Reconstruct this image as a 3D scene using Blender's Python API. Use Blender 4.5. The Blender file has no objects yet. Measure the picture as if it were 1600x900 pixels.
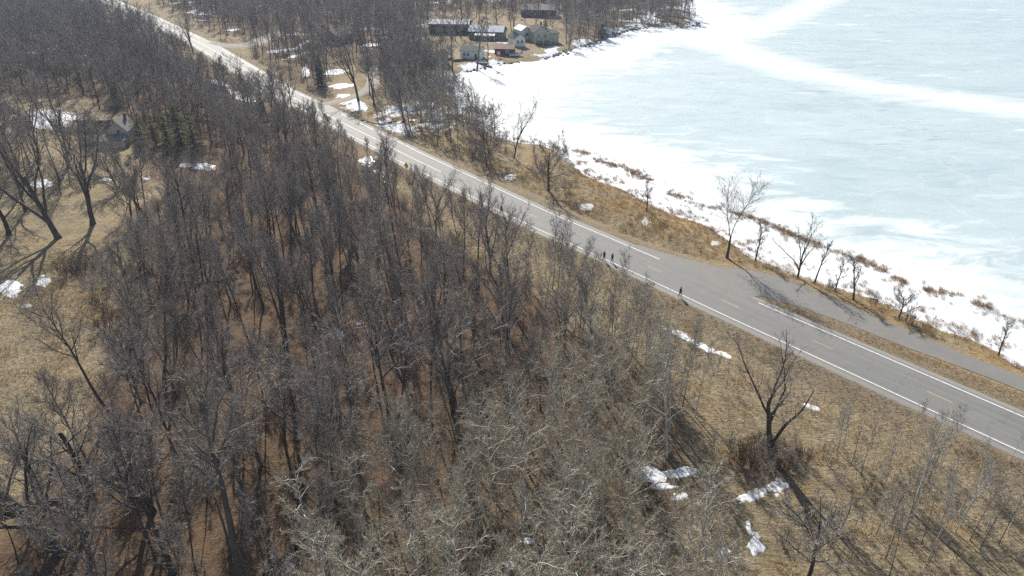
import bpy, bmesh, math, random
import numpy as np
from mathutils import Vector, Matrix

# ------------------------------------------------------------------ camera, sky, sun, exposure
S = bpy.context.scene
COL = S.collection
CAM_H, PITCH, FPX = 54.0, 28.0, 1142.0          # drone height (m), tilt below the horizon (deg), focal length (px of a 1600 px frame)
cd = bpy.data.cameras.new('camera'); cam = bpy.data.objects.new('camera', cd); COL.objects.link(cam)
cd.sensor_width = 36.0; cd.lens = 36.0 * FPX / 1600.0; cd.clip_start = 0.5; cd.clip_end = 12000
cam.location = (0, 0, CAM_H); cam.rotation_euler = (math.radians(90 - PITCH), 0, 0)
S.camera = cam

SUN_EL, SUN_AZ = 36.0, -17.0                     # elevation; azimuth from +Y (negative = left of the view)
world = bpy.data.worlds.new('World'); S.world = world; world.use_nodes = True
wn = world.node_tree; wn.nodes.clear()
sky = wn.nodes.new('ShaderNodeTexSky'); sky.sky_type = 'NISHITA'; sky.sun_disc = False
sky.sun_elevation = math.radians(SUN_EL); sky.sun_rotation = math.radians(SUN_AZ)
sky.air_density = 1.0; sky.dust_density = 1.5; sky.ozone_density = 1.5
bg = wn.nodes.new('ShaderNodeBackground'); bg.inputs['Strength'].default_value = 0.085
wo = wn.nodes.new('ShaderNodeOutputWorld')
wn.links.new(sky.outputs[0], bg.inputs[0]); wn.links.new(bg.outputs[0], wo.inputs[0])
sd = bpy.data.lights.new('sun', 'SUN'); sun = bpy.data.objects.new('sun', sd); COL.objects.link(sun)
sd.energy = 4.9; sd.angle = math.radians(0.55); sd.color = (1.0, 0.945, 0.85)
ae, aa = math.radians(SUN_EL), math.radians(SUN_AZ)
sv = Vector((math.sin(aa) * math.cos(ae), math.cos(aa) * math.cos(ae), math.sin(ae)))
sun.rotation_euler = sv.to_track_quat('Z', 'Y').to_euler()
S.view_settings.view_transform = 'Standard'; S.view_settings.look = 'None'
S.view_settings.gamma = 1.0; S.view_settings.exposure = 0.6; S.view_settings.use_curve_mapping = False
S.render.engine = 'CYCLES'
S.cycles.max_bounces = 3; S.cycles.diffuse_bounces = 1; S.cycles.use_adaptive_sampling = True; S.cycles.adaptive_threshold = .012; S.cycles.adaptive_min_samples = 16; S.cycles.caustics_reflective = False; S.cycles.caustics_refractive = False; S.cycles.glossy_bounces = 2
S.cycles.transparent_max_bounces = 4; S.cycles.volume_bounces = 0
S.cycles.use_denoising = False

# ------------------------------------------------------------------ survey helpers
RNG = np.random.default_rng(7)
_c, _s = math.cos(math.radians(PITCH)), math.sin(math.radians(PITCH))
def plane(px, py, z=0.0):
    """photo pixel (1600x900) -> metres on the level plane z"""
    x = (px - 800) / FPX; y = -(py - 450) / FPX
    d = (x, _c + y * _s, -_s + y * _c); t = (CAM_H - z) / -d[2]
    return np.array([d[0] * t, d[1] * t])
def plist(pts, z=0.0): return np.array([plane(a, b, z) for a, b in pts])
def height_for(x, y, py):
    """height above z=0 at ground point x, y that shows at photo row py"""
    k = -(py - 450) / FPX                       # up/depth
    # up = y*s + (z-H)*c ; depth = y*c - (z-H)*s
    return CAM_H + y * (k * _c - _s) / (_c + k * _s)
def seg_dist(P, line, closed=False):
    P = np.asarray(P, float).reshape(-1, 2); best = np.full(len(P), 1e9)
    L = np.asarray(line, float); n = len(L)
    if len(P) < 300:
        A = L if closed else L[:-1]; AB = (np.roll(L, -1, 0) if closed else L[1:]) - A; d = P[:, None] - A[None]
        t = np.clip((d * AB).sum(2) / ((AB * AB).sum(1) + 1e-12), 0, 1); return np.sqrt(((d - t[..., None] * AB) ** 2).sum(2)).min(1)
    for i in range(n if closed else n - 1):
        a = L[i]; b = L[(i + 1) % n]; ab = b - a
        t = np.clip(((P - a) @ ab) / (ab @ ab + 1e-12), 0, 1)
        best = np.minimum(best, np.hypot(*(P - a - t[:, None] * ab).T))
    return best
def inside(P, poly):
    P = np.asarray(P, float).reshape(-1, 2); r = np.zeros(len(P), bool); L = np.asarray(poly, float); n = len(L)
    for i in range(n):
        a = L[i]; b = L[(i + 1) % n]
        c = (a[1] > P[:, 1]) != (b[1] > P[:, 1])
        with np.errstate(divide='ignore', invalid='ignore'):
            xx = (b[0] - a[0]) * (P[:, 1] - a[1]) / (b[1] - a[1] + 1e-12) + a[0]
        r ^= c & (P[:, 0] < xx)
    return r
def sdist(P, poly):
    d = seg_dist(P, poly, True); return np.where(inside(P, poly), -d, d)
def sstep(a, b, x):
    t = np.clip((x - a) / (b - a), 0, 1); return t * t * (3 - 2 * t)
_ng = RNG.random((64, 64))
def vnoise(x, y):
    x = np.asarray(x, float); y = np.asarray(y, float)
    xi = np.floor(x).astype(int); yi = np.floor(y).astype(int); fx = x - xi; fy = y - yi
    fx = fx * fx * (3 - 2 * fx); fy = fy * fy * (3 - 2 * fy)
    g = lambda i, j: _ng[i % 64, j % 64]
    return (g(xi, yi) * (1 - fx) + g(xi + 1, yi) * fx) * (1 - fy) + (g(xi, yi + 1) * (1 - fx) + g(xi + 1, yi + 1) * fx) * fy
def fbm(x, y, o=4):
    r = 0; a = .5; t = 0
    for i in range(o): r = r + a * vnoise(x * 2 ** i + 17.3 * i, y * 2 ** i - 9.1 * i); t += a; a *= .55
    return r / t
def smooth_line(P, step=2.0):
    """Catmull-Rom through the points, resampled about every step metres"""
    P = np.asarray(P, float); Q = np.vstack([2 * P[0] - P[1], P, 2 * P[-1] - P[-2]]); out = []
    for i in range(1, len(Q) - 2):
        n = max(2, int(np.hypot(*(Q[i + 1] - Q[i])) / step))
        for k in range(n):
            t = k / n; a, b, c, d = Q[i - 1], Q[i], Q[i + 1], Q[i + 2]
            out.append(.5 * (2 * b + (c - a) * t + (2 * a - 5 * b + 4 * c - d) * t * t + (3 * b - 3 * c + d - a) * t ** 3))
    out.append(P[-1]); return np.array(out)

# ------------------------------------------------------------------ mesh helpers
def mesh_arrays(name, V, faces, smooth=False):
    """faces: list of int arrays (n,3) or (n,4)"""
    me = bpy.data.meshes.new(name); V = np.asarray(V, np.float32)
    me.vertices.add(len(V)); me.vertices.foreach_set('co', V.ravel())
    faces = [np.asarray(f, np.int32) for f in faces if len(f)]
    loops = np.concatenate([f.ravel() for f in faces]); tot = np.concatenate([np.full(len(f), f.shape[1], np.int32) for f in faces])
    st = np.concatenate([[0], np.cumsum(tot)[:-1]]).astype(np.int32)
    me.loops.add(len(loops)); me.loops.foreach_set('vertex_index', loops)
    me.polygons.add(len(tot)); me.polygons.foreach_set('loop_start', st); me.polygons.foreach_set('loop_total', tot)
    if smooth: me.polygons.foreach_set('use_smooth', np.ones(len(tot), bool))
    me.update(calc_edges=True); return me
def attr(me, name, vals):
    a = me.attributes.new(name, 'FLOAT', 'POINT'); a.data.foreach_set('value', np.asarray(vals, np.float32))
def link(name, me, mat=None, parent=None):
    o = bpy.data.objects.new(name, me); COL.objects.link(o)
    if mat is not None:
        me.materials.clear(); me.materials.append(mat)
    if parent is not None: o.parent = parent
    return o
def tag(o, label=None, cat=None, group=None, kind=None):
    if label: o['label'] = label
    if cat: o['category'] = cat
    if group: o['group'] = group
    if kind: o['kind'] = kind
    return o
def empty(name, loc, rz=0.0, scale=1.0):
    o = bpy.data.objects.new(name, None); COL.objects.link(o); o.location = loc
    o.rotation_euler = (0, 0, rz); o.scale = (scale,) * 3 if np.isscalar(scale) else scale
    o.empty_display_size = .3
    return o

class MB:
    """collects boxes, prisms and tubes for one mesh"""
    def __init__(s): s.v = []; s.f = []
    def add(s, V, F):
        n = len(s.v); s.v += [tuple(map(float, p)) for p in V]; s.f += [tuple(i + n for i in f) for f in F]; return s
    def box(s, x0, x1, y0, y1, z0, z1):
        return s.add([(x0,y0,z0),(x1,y0,z0),(x1,y1,z0),(x0,y1,z0),(x0,y0,z1),(x1,y0,z1),(x1,y1,z1),(x0,y1,z1)],
                     [(0,3,2,1),(4,5,6,7),(0,1,5,4),(1,2,6,5),(2,3,7,6),(3,0,4,7)])
    def prism(s, poly, axis, a, b):
        """extrude 2-D polygon along axis ('x': poly is (y,z); 'y': poly is (x,z); 'z': poly is (x,y))"""
        m = {'x': lambda p, t: (t, p[0], p[1]), 'y': lambda p, t: (p[0], t, p[1]), 'z': lambda p, t: (p[0], p[1], t)}[axis]
        n = len(poly); V = [m(p, a) for p in poly] + [m(p, b) for p in poly]
        F = [tuple(range(n))[::-1], tuple(range(n, 2 * n))] + [(i, (i + 1) % n, n + (i + 1) % n, n + i) for i in range(n)]
        return s.add(V, F)
    def tube(s, pts, rad, k=8):
        V, F = tube_mesh(np.array(pts, float)[None], np.array(rad, float)[None], k)
        n = len(V) // k
        return s.add(V, [tuple(f) for f in F] + [tuple(range(k))[::-1], tuple(range((n - 1) * k, n * k))])
    def build(s, name, mat, parent=None, smooth=False, bevel=0):
        me = bpy.data.meshes.new(name); me.from_pydata(s.v, [], s.f)
        bm = bmesh.new(); bm.from_mesh(me); bmesh.ops.recalc_face_normals(bm, faces=bm.faces)
        if bevel: bmesh.ops.bevel(bm, geom=bm.edges[:], offset=bevel, segments=1, affect='EDGES', clamp_overlap=True)
        bm.to_mesh(me); bm.free()
        if smooth: me.polygons.foreach_set('use_smooth', np.ones(len(me.polygons), bool))
        return link(name, me, mat, parent)

def tube_mesh(P, R, k):
    """P (m,n,3) polylines, R (m,n) radii -> verts, quads"""
    m, n, _ = P.shape
    T = np.empty_like(P); T[:, 1:-1] = P[:, 2:] - P[:, :-2]; T[:, 0] = P[:, 1] - P[:, 0]; T[:, -1] = P[:, -1] - P[:, -2]
    T /= np.linalg.norm(T, axis=2, keepdims=True) + 1e-9
    ref = np.where(np.abs(T[:, :1, 2:3]) > .9, np.array([1., 0, 0]), np.array([0, 0, 1.]))
    ref = np.broadcast_to(ref, T.shape)
    A = np.cross(T, ref); A /= np.linalg.norm(A, axis=2, keepdims=True) + 1e-9; B = np.cross(T, A)
    an = np.arange(k) * 2 * np.pi / k
    V = P[:, :, None] + R[:, :, None, None] * (A[:, :, None] * np.cos(an)[:, None] + B[:, :, None] * np.sin(an)[:, None])
    idx = np.arange(m * n * k).reshape(m, n, k); a = idx[:, :-1]; b = idx[:, 1:]
    F = np.stack([a, np.roll(a, -1, 2), np.roll(b, -1, 2), b], -1).reshape(-1, 4)
    return V.reshape(-1, 3), F

# ------------------------------------------------------------------ materials
def mat(name, rough=.9, spec=.2):
    m = bpy.data.materials.new(name); m.use_nodes = True; nt = m.node_tree
    b = nt.nodes['Principled BSDF']; b.inputs['Roughness'].default_value = rough; b.inputs['Specular IOR Level'].default_value = spec
    return m, nt, b
def N(nt, t, **kw):
    n = nt.nodes.new(t)
    for k, v in kw.items(): setattr(n, k, v)
    return n
def coords(nt, kind='Object', scale=(1, 1, 1), rot=0.0):
    tc = N(nt, 'ShaderNodeTexCoord'); mp = N(nt, 'ShaderNodeMapping')
    mp.inputs['Scale'].default_value = scale; mp.inputs['Rotation'].default_value = (0, 0, rot)
    nt.links.new(tc.outputs[kind], mp.inputs[0]); return mp.outputs[0]
def noise(nt, vec, scale, detail=4, rough=.55, dist=0.0):
    n = N(nt, 'ShaderNodeTexNoise'); n.inputs['Scale'].default_value = scale; n.inputs['Detail'].default_value = detail
    n.inputs['Roughness'].default_value = rough; n.inputs['Distortion'].default_value = dist
    nt.links.new(vec, n.inputs['Vector']); return n.outputs['Fac']
def ramp(nt, fac, stops):
    r = N(nt, 'ShaderNodeValToRGB'); e = r.color_ramp.elements
    while len(e) < len(stops): e.new(.5)
    for q, (p, c) in zip(e, stops): q.position = p; q.color = (*c, 1) if len(c) == 3 else c
    nt.links.new(fac, r.inputs[0]); return r.outputs[0]
def mix(nt, fac, a, b, blend='MIX'):
    m = N(nt, 'ShaderNodeMix', data_type='RGBA', blend_type=blend)
    for s, v in ((m.inputs[0], fac), (m.inputs[6], a), (m.inputs[7], b)):
        if isinstance(v, bpy.types.NodeSocket): nt.links.new(v, s)
        else: s.default_value = v if np.isscalar(v) else (*v, 1)
    return m.outputs[2]
def math_(nt, op, a, b=0.0, clamp=False):
    m = N(nt, 'ShaderNodeMath', operation=op, use_clamp=clamp)
    for s, v in ((m.inputs[0], a), (m.inputs[1], b)):
        if isinstance(v, bpy.types.NodeSocket): nt.links.new(v, s)
        else: s.default_value = v
    return m.outputs[0]
def attrib(nt, name):
    a = N(nt, 'ShaderNodeAttribute', attribute_name=name); return a.outputs['Fac']
def bump(nt, b, h, strength=.5, dist=.1):
    n = N(nt, 'ShaderNodeBump'); n.inputs['Strength'].default_value = strength; n.inputs['Distance'].default_value = dist
    nt.links.new(h, n.inputs['Height']); nt.links.new(n.outputs[0], b.inputs['Normal'])
def mapr(nt, v, a, b, c=0., d=1.):
    m = N(nt, 'ShaderNodeMapRange'); nt.links.new(v, m.inputs[0])
    for i, q in enumerate((a, b, c, d)): m.inputs[i + 1].default_value = q
    return m.outputs[0]

def simple(name, col, rough=.8, var=.25, scale=3.0, spec=.25, stretch=(1, 1, 1), relief=0.0):
    m, nt, b = mat(name, rough, spec); v = coords(nt, 'Object', stretch)
    n = noise(nt, v, scale, 5, .65)
    c = ramp(nt, n, [(.25, tuple(x * (1 - var) for x in col)), (.75, tuple(min(1, x * (1 + var)) for x in col))])
    nt.links.new(c, b.inputs['Base Color'])
    if relief: bump(nt, b, n, .6, relief)
    return m
def bark(name, dark, light, rnd=.5, scale=2.5, tint=None):
    """bark with streaks along the stem; each tree has its own tone"""
    m, nt, b = mat(name, .92, .15); v = coords(nt, 'Object', (1, 1, .35))
    n = noise(nt, v, scale, 5, .7)
    c = ramp(nt, n, [(.3, dark), (.7, light)])
    oi = N(nt, 'ShaderNodeObjectInfo')
    c = mix(nt, mapr(nt, oi.outputs['Random'], 0, 1, 0, rnd), c, tint or tuple(x * .55 for x in dark))
    nt.links.new(c, b.inputs['Base Color']); return m

M = {}
M['bark_dark'] = bark('bark_dark', (.055, .047, .040), (.17, .148, .127))
M['twig_dark'] = bark('twig_dark', (.23, .205, .19), (.40, .365, .335), .45, 1.2, (.20, .16, .13))
M['bark_grey'] = bark('bark_grey', (.11, .098, .085), (.26, .235, .21))
M['twig_grey'] = bark('twig_grey', (.28, .25, .215), (.46, .415, .365), .5, 1.2, (.24, .20, .155))
M['bark_aspen'] = bark('bark_aspen', (.42, .41, .36), (.74, .72, .65), .3, 1.6, (.36, .35, .30))
M['twig_aspen'] = bark('twig_aspen', (.33, .295, .225), (.53, .48, .38), .45, 1.0, (.30, .25, .175))
M['twig_red'] = bark('twig_red', (.10, .055, .042), (.20, .11, .085), .4, 1.2, (.10, .075, .06))
M['dead_wood'] = simple('dead_wood', (.055, .046, .038), .95, .6, 2.0, .1, (1, 1, 1), .05)
M['needles'] = bark('needles', (.045, .07, .026), (.14, .155, .05), .6, .8, (.17, .15, .04))
M['needles_blue'] = bark('needles_blue', (.012, .028, .022), (.03, .055, .04), .5, .8)

# ------------------------------------------------------------------ layout lines (metres)
ROAD = smooth_line([(150, -43.6), (100, 16.2), (70, 52.2), (58.6, 65.8), (42.7, 84.9), (34.4, 94.8), (24.3, 107.3), (13.0, 120.8),
                    (4.5, 130.8), (-9.0, 148.2), (-24.8, 168.6), (-31, 177.4), (-46.4, 197.9), (-55.1, 210.2), (-73.6, 234.5),
                    (-80, 244), (-95.5, 268), (-114, 296), (-129.5, 319), (-160, 361), (-190, 402), (-218, 438), (-246, 474), (-300, 545), (-420, 700)], 2.0)
HALF = 4.75
PULL = plist([(1000, 383), (1040, 396), (1107, 413), (1143, 419), (1200, 428), (1239, 441), (1289, 462), (1339, 482), (1395, 506),
              (1452, 530), (1513, 556), (1600, 589), (1760, 650), (1760, 676), (1600, 612), (1537, 587), (1462, 559), (1412, 541), (1359, 520),
              (1300, 497), (1230, 474), (1190, 462), (1176, 464), (1150, 462), (1090, 437), (1010, 400), (985, 386)])
SIDE = smooth_line(plist([(316, 65), (338, 69.5), (360, 71.5), (384, 71), (402, 66), (420, 58), (436, 50)]), 2.0)
DRIVE = smooth_line([(-58, 216), (-50, 226), (-46, 240), (-48, 258), (-52, 275)], 2.0)
LZ = -1.3
BANK = np.vstack([plist([(1600, 572), (1573, 553), (1516, 528), (1467, 514), (1427, 489), (1378, 467), (1331, 453), (1285, 439), (1239, 425), (1193, 407), (1150, 383),
              (1123, 362), (1100, 350), (1059, 336), (1023, 322), (997, 307), (962, 289), (918, 276), (895, 250), (850, 226), (810, 222), (775, 212), (745, 192), (722, 170),
              (705, 152), (700, 140), (702, 133), (706, 127), (714, 122), (735, 113), (770, 103), (800, 100), (850, 95), (868, 88), (895, 78),
              (925, 69), (950, 60), (985, 48), (1020, 42), (1050, 45), (1085, 43), (1092, 36), (1078, 20), (1062, 0)], LZ),
              [(150, 620), (260, 900), (500, 1500)]])
LANDP = np.vstack([BANK, [(500, 3000), (-4000, 3000), (-4000, -1500), (400, -1500), (220, -60), (105, 40)], ])      # closed polygon of the land
REED = plist([(905, 236), (931, 249), (982, 267), (1013, 282), (1046, 302), (1097, 320), (1136, 331), (1187, 343), (1238, 369), (1324, 400),
              (1360, 414), (1396, 432), (1431, 450), (1484, 460), (1556, 485), (1600, 503), (1700, 545)], LZ)
WOOD = plist([(-200, 900), (-20, 850), (70, 770), (130, 700), (160, 620), (205, 530), (215, 450), (205, 380), (225, 330), (250, 312), (300, 285), (210, 262), (215, 200), (120, 150), (-300, 150), (-300, -40), (60, -60), (110, 0),
              (150, 22), (300, 95), (400, 150), (470, 190), (545, 235), (600, 282), (650, 325), (740, 400), (850, 455), (950, 525), (1030, 585), (1085, 655), (1078, 760), (1100, 900), (1120, 1100), (-300, 1100)])
LAKEWOOD = plist([(240, -60), (246, 8), (290, 32), (330, 54), (384, 60), (400, 62), (390, 80), (384, 92), (440, 120), (480, 150), (505, 150), (512, 105), (560, 100), (575, 150), (620, 150), (650, 118), (652, 60), (675, 22), (740, 18), (880, 22), (884, 70), (930, 62), (1030, 38), (1082, 36), (1062, -60)])

def terrain_z(x, y):
    x = np.atleast_1d(np.asarray(x, float)); y = np.atleast_1d(np.asarray(y, float)); P = np.stack([x, y], 1)
    near = (y > -120) & (y < 760)
    dr = np.full(len(x), 99.); dr[near] = seg_dist(P[near], ROAD[::3])
    ds = np.full(len(x), 99.); ds[near] = np.minimum(seg_dist(P[near], SIDE[::2]) - 1.6, seg_dist(P[near], DRIVE[::2]) + 1)
    dp = np.full(len(x), 99.); q = near & (x > 0) & (x < 130) & (y < 140); dp[q] = sdist(P[q], PULL)
    db = sdist(P, LANDP)                                                     # negative on land
    hum = (fbm(x * .11, y * .11, 4) - .5) * .9 + (fbm(x * .5, y * .5, 3) - .5) * .22
    z = -.25 + hum + .9 * sstep(230, 330, y) * sstep(3, 22, -db)
    ditch = -.85 * np.exp(-((dr - 9.5) / 2.4) ** 2)
    z = z + ditch * sstep(5, 7, dr)
    hard = np.minimum(np.minimum(dr - HALF, ds - 2.6), dp)
    mg = 1.9 * sstep(185, 215, y)
    z = np.where(hard < mg, -.035 - .05 * (mg > .5), -.035 * (1 - sstep(0, 2.4 + 3.2 * (dp < 6), hard - mg)) + z * sstep(0, 2.4 + 3.2 * (dp < 6), hard - mg))
    shore = sstep(-1.5, 5.5, -db)
    z = z * shore + (LZ - .25) * (1 - shore)
    z = np.where(hard < 1.6 + mg, np.minimum(z, -.03), z)
    z = np.where(db > 1.5, LZ - .9, z)
    return z
def ground_z(x, y):
    """height of the built terrain mesh (bilinear between its vertices)"""
    x = np.atleast_1d(np.asarray(x, float)); y = np.atleast_1d(np.asarray(y, float))
    i = np.clip(np.searchsorted(gx, x) - 1, 0, len(gx) - 2); j = np.clip(np.searchsorted(gy, y) - 1, 0, len(gy) - 2)
    u = (x - gx[i]) / (gx[i + 1] - gx[i]); v = (y - gy[j]) / (gy[j + 1] - gy[j])
    return (TZ[j, i] * (1 - u) + TZ[j, i + 1] * u) * (1 - v) + (TZ[j + 1, i] * (1 - u) + TZ[j + 1, i + 1] * u) * v
def zt(x, y): return float(ground_z([x], [y])[0])
def G(px, py):
    """photo pixel -> point on the terrain"""
    p = plane(px, py)
    for _ in range(3): z = zt(*p); p = plane(px, py, z)
    return Vector((p[0], p[1], z))

# ------------------------------------------------------------------ ground
def axis(lo, hi, step, far_lo, far_hi):
    a = list(np.arange(lo, hi + .01, step)); s = step
    while a[-1] < far_hi: s *= 1.35; a.append(a[-1] + s)
    s = step
    while a[0] > far_lo: s *= 1.35; a.insert(0, a[0] - s)
    return np.array(a)
def grid_mesh(name, xs, ys, zf):
    X, Y = np.meshgrid(xs, ys); x = X.ravel(); y = Y.ravel(); z = zf(x, y)
    idx = np.arange(len(x)).reshape(X.shape)
    F = np.stack([idx[:-1, :-1], idx[:-1, 1:], idx[1:, 1:], idx[1:, :-1]], -1).reshape(-1, 4)
    return mesh_arrays(name, np.stack([x, y, z], 1), [F], True), x, y
gx = axis(-285, 130, 1.5, -5000, 5000); gy = axis(28, 200, 1.2, -300, 200); gy = np.concatenate([gy, axis(202.2, 480, 2.4, 202, 6000)[0:]])
ter, tx, ty = grid_mesh('terrain', gx, gy, terrain_z)
TP = np.stack([tx, ty], 1); _co = np.empty(len(tx) * 3, np.float32); ter.vertices.foreach_get('co', _co); TZ = _co.reshape(-1, 3)[:, 2].reshape(len(gy), len(gx)).astype(float)
wood_sd = sdist(TP, WOOD); lw_sd = sdist(TP, LAKEWOOD); bank_sd = sdist(TP, LANDP); road_d = seg_dist(TP, ROAD[::3])
wob = (fbm(tx * .12, ty * .12) - .5) * 9
AZ_ = np.array([(-17, 57), (-7, 60), (4, 66), (10, 75), (17, 75), (20.5, 66), (18.5, 57), (18, 46), (18, 28), (-17, 28)])
attr(ter, 'litter', (1 - .35 * sstep(3, -4, sdist(TP, AZ_) + wob)) * np.maximum(sstep(2.5, -2.5, wood_sd + wob), .75 * sstep(3, -6, lw_sd + wob)))
snow_in = sstep(-2.2, .3, bank_sd + (fbm(tx * .35, ty * .35) - .5) * 6)
yard = sstep(-16, 0, bank_sd) * sstep(225, 262, ty) * sstep(.44, .56, fbm(tx * .13 + 5, ty * .13))
IN_ = plane(672, 178)
inlet = sstep(15, 7, np.hypot((tx - IN_[0]) / 1.5, (ty - IN_[1]) / 1.6)) * sstep(.40, .5, fbm(tx * .25, ty * .25)) 
back = .9 * sstep(250, 300, ty) * sstep(.66, .72, fbm(tx * .07 + 31, ty * .07)) * sstep(-1, 4, road_d - 14)
attr(ter, 'snow', np.clip(np.maximum.reduce([snow_in, yard * .95, inlet, back]), 0, 1))
attr(ter, 'roadside', sstep(11, 5.5, road_d))
attr(ter, 'orange', sstep(-22, -5, bank_sd) * sstep(.35, .62, fbm(tx * .16 + 9, ty * .16)) * sstep(240, 170, ty))
m, nt, b = mat('ground_cover', .97, .1)
v = coords(nt, 'Object'); vs = coords(nt, 'Object', (.55, 1.7, 1), .7)
n1 = noise(nt, v, .22, 6, .6); n2 = noise(nt, vs, 2.1, 7, .72, .4); n3 = noise(nt, v, 7.0, 5, .75); n4 = noise(nt, v, .9, 5, .65, .6)
grass = ramp(nt, n2, [(.26, (.12, .092, .056)), (.48, (.33, .262, .165)), (.72, (.56, .47, .32))])
grass = mix(nt, ramp(nt, n1, [(.38, (0, 0, 0)), (.62, (.55, .55, .55))]), grass, ramp(nt, n2, [(.2, (.11, .088, .05)), (.8, (.31, .25, .165))]))
gold_n = ramp(nt, noise(nt, v, .13, 5, .6, .5), [(.53, (0, 0, 0)), (.68, (.5, .5, .5))])
gold = ramp(nt, n2, [(.25, (.24, .15, .065)), (.75, (.56, .40, .20))])
grass = mix(nt, math_(nt, 'MAXIMUM', math_(nt, 'MULTIPLY', attrib(nt, 'orange'), .75), gold_n), grass, gold)
grass = mix(nt, ramp(nt, n4, [(.55, (0, 0, 0)), (.72, (.35, .35, .35))]), grass, (.12, .105, .045))
grass = mix(nt, math_(nt, 'MULTIPLY', attrib(nt, 'roadside'), .55), grass, ramp(nt, n3, [(.3, (.17, .135, .10)), (.7, (.30, .25, .19))]))
leaf = ramp(nt, n3, [(.25, (.045, .032, .023)), (.5, (.12, .085, .06)), (.8, (.25, .19, .135))])
leaf = mix(nt, ramp(nt, n4, [(.35, (0, 0, 0)), (.7, (.75, .75, .75))]), leaf, ramp(nt, n3, [(.3, (.15, .082, .048)), (.75, (.36, .24, .14))]))
c = mix(nt, attrib(nt, 'litter'), grass, leaf)
sn = math_(nt, 'ADD', attrib(nt, 'snow'), math_(nt, 'MULTIPLY', math_(nt, 'SUBTRACT', n4, .5), 1.1))
sn = ramp(nt, sn, [(.5, (0, 0, 0)), (.57, (1, 1, 1))])
c = mix(nt, sn, c, (.82, .85, .88))
nt.links.new(c, b.inputs['Base Color'])
bump(nt, b, math_(nt, 'ADD', n2, math_(nt, 'MULTIPLY', n3, .6)), 1.0, .38)
M['ground'] = m
tag(link('terrain', ter, m), kind='structure')

# frozen lake
lx = axis(-40, 200, 2.5, -60, 5000); ly = axis(60, 420, 2.5, -300, 6000)
lake_full, qx, qy = grid_mesh('frozen_lake', lx, ly, lambda x, y: np.full(len(x), LZ) + .05 * (fbm(x * .3, y * .3, 3) - .5))
LP = np.stack([qx, qy], 1); lsd = sdist(LP, LANDP)
fi = np.empty(len(lake_full.loops), np.int32); lake_full.loops.foreach_get('vertex_index', fi); fi = fi.reshape(-1, 4); fi = fi[(lsd[fi] > -4.5).any(1)]; us_, inv = np.unique(fi, return_inverse=True)
lco = np.empty(len(qx) * 3, np.float32); lake_full.vertices.foreach_get('co', lco); lake = mesh_arrays('frozen_lake', lco.reshape(-1, 3)[us_], [inv.reshape(-1, 4)], True); bpy.data.meshes.remove(lake_full); LP = LP[us_]
attr(lake, 'shore', np.minimum(np.maximum(sdist(LP, LANDP), 0), 200))
TRACK = smooth_line(plist([(940, 92), (1000, 62), (1050, 53), (1100, 62), (1160, 82), (1230, 106), (1320, 128), (1420, 146), (1520, 160), (1640, 176), (1900, 205)], LZ), 6)
TRACK2 = smooth_line(plist([(1100, 66), (1160, 52), (1200, 38), (1245, 18), (1300, -5), (1370, -25)], LZ), 6)
attr(lake, 'track', np.minimum(seg_dist(LP, TRACK) / 11.0, seg_dist(LP, TRACK2) / 9.5))
attr(lake, 'reedline', seg_dist(LP, REED))
m, nt, b = mat('ice_and_snow', .45, .35)
v = coords(nt, 'Object'); vw = coords(nt, 'Object', (.5, 1.15, 1), .25)
w1 = noise(nt, vw, .03, 6, .6, .5); w2 = noise(nt, vw, .16, 7, .68, .7); w3 = noise(nt, v, .012, 3, .5); w4 = noise(nt, coords(nt, 'Object', (.3, 1.6, 1), -.3), .5, 6, .7, .3)
ice = ramp(nt, w2, [(.22, (.29, .375, .39)), (.42, (.385, .475, .49)), (.58, (.435, .525, .54)), (.70, (.52, .59, .60)), (.84, (.66, .70, .705))])
ice = mix(nt, ramp(nt, w1, [(.40, (0, 0, 0)), (.62, (.55, .55, .55))]), ice, (.50, .58, .59))
grey = math_(nt, 'MULTIPLY', ramp(nt, w4, [(.56, (0, 0, 0)), (.70, (1, 1, 1))]), ramp(nt, w3, [(.48, (0, 0, 0)), (.60, (.85, .85, .85))]))
ice = mix(nt, grey, ice, (.17, .20, .21))
snow = ramp(nt, w2, [(.3, (.68, .72, .75)), (.6, (.78, .80, .81))])
sh = math_(nt, 'ADD', mapr(nt, attrib(nt, 'shore'), 3, 50, 1.05, -.2), math_(nt, 'MULTIPLY', math_(nt, 'SUBTRACT', w2, .5), 2.2))
sh = math_(nt, 'ADD', sh, math_(nt, 'MULTIPLY', math_(nt, 'SUBTRACT', w1, .5), 1.6))
tr = math_(nt, 'ADD', mapr(nt, attrib(nt, 'track'), .2, 1.9, 1.0, -.1), math_(nt, 'MULTIPLY', math_(nt, 'SUBTRACT', w2, .5), 1.0))
patch = ramp(nt, noise(nt, coords(nt, 'Object', (.4, 1.3, 1), .2), .06, 4, .5, .8), [(.66, (0, 0, 0)), (.72, (1, 1, 1))])
f = math_(nt, 'MAXIMUM', ramp(nt, sh, [(.18, (0, 0, 0)), (1.0, (1, 1, 1))]), ramp(nt, tr, [(.05, (0, 0, 0)), (1.0, (.62, .62, .62))]))
f = math_(nt, 'MAXIMUM', f, math_(nt, 'MULTIPLY', patch, .8))
vo = N(nt, 'ShaderNodeTexVoronoi', feature='DISTANCE_TO_EDGE'); vo.inputs['Scale'].default_value = .017
dv = N(nt, 'ShaderNodeVectorMath', operation='ADD'); nz = N(nt, 'ShaderNodeTexNoise'); nz.inputs['Scale'].default_value = .05; nz.inputs['Detail'].default_value = 5; nt.links.new(v, nz.inputs['Vector'])
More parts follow.
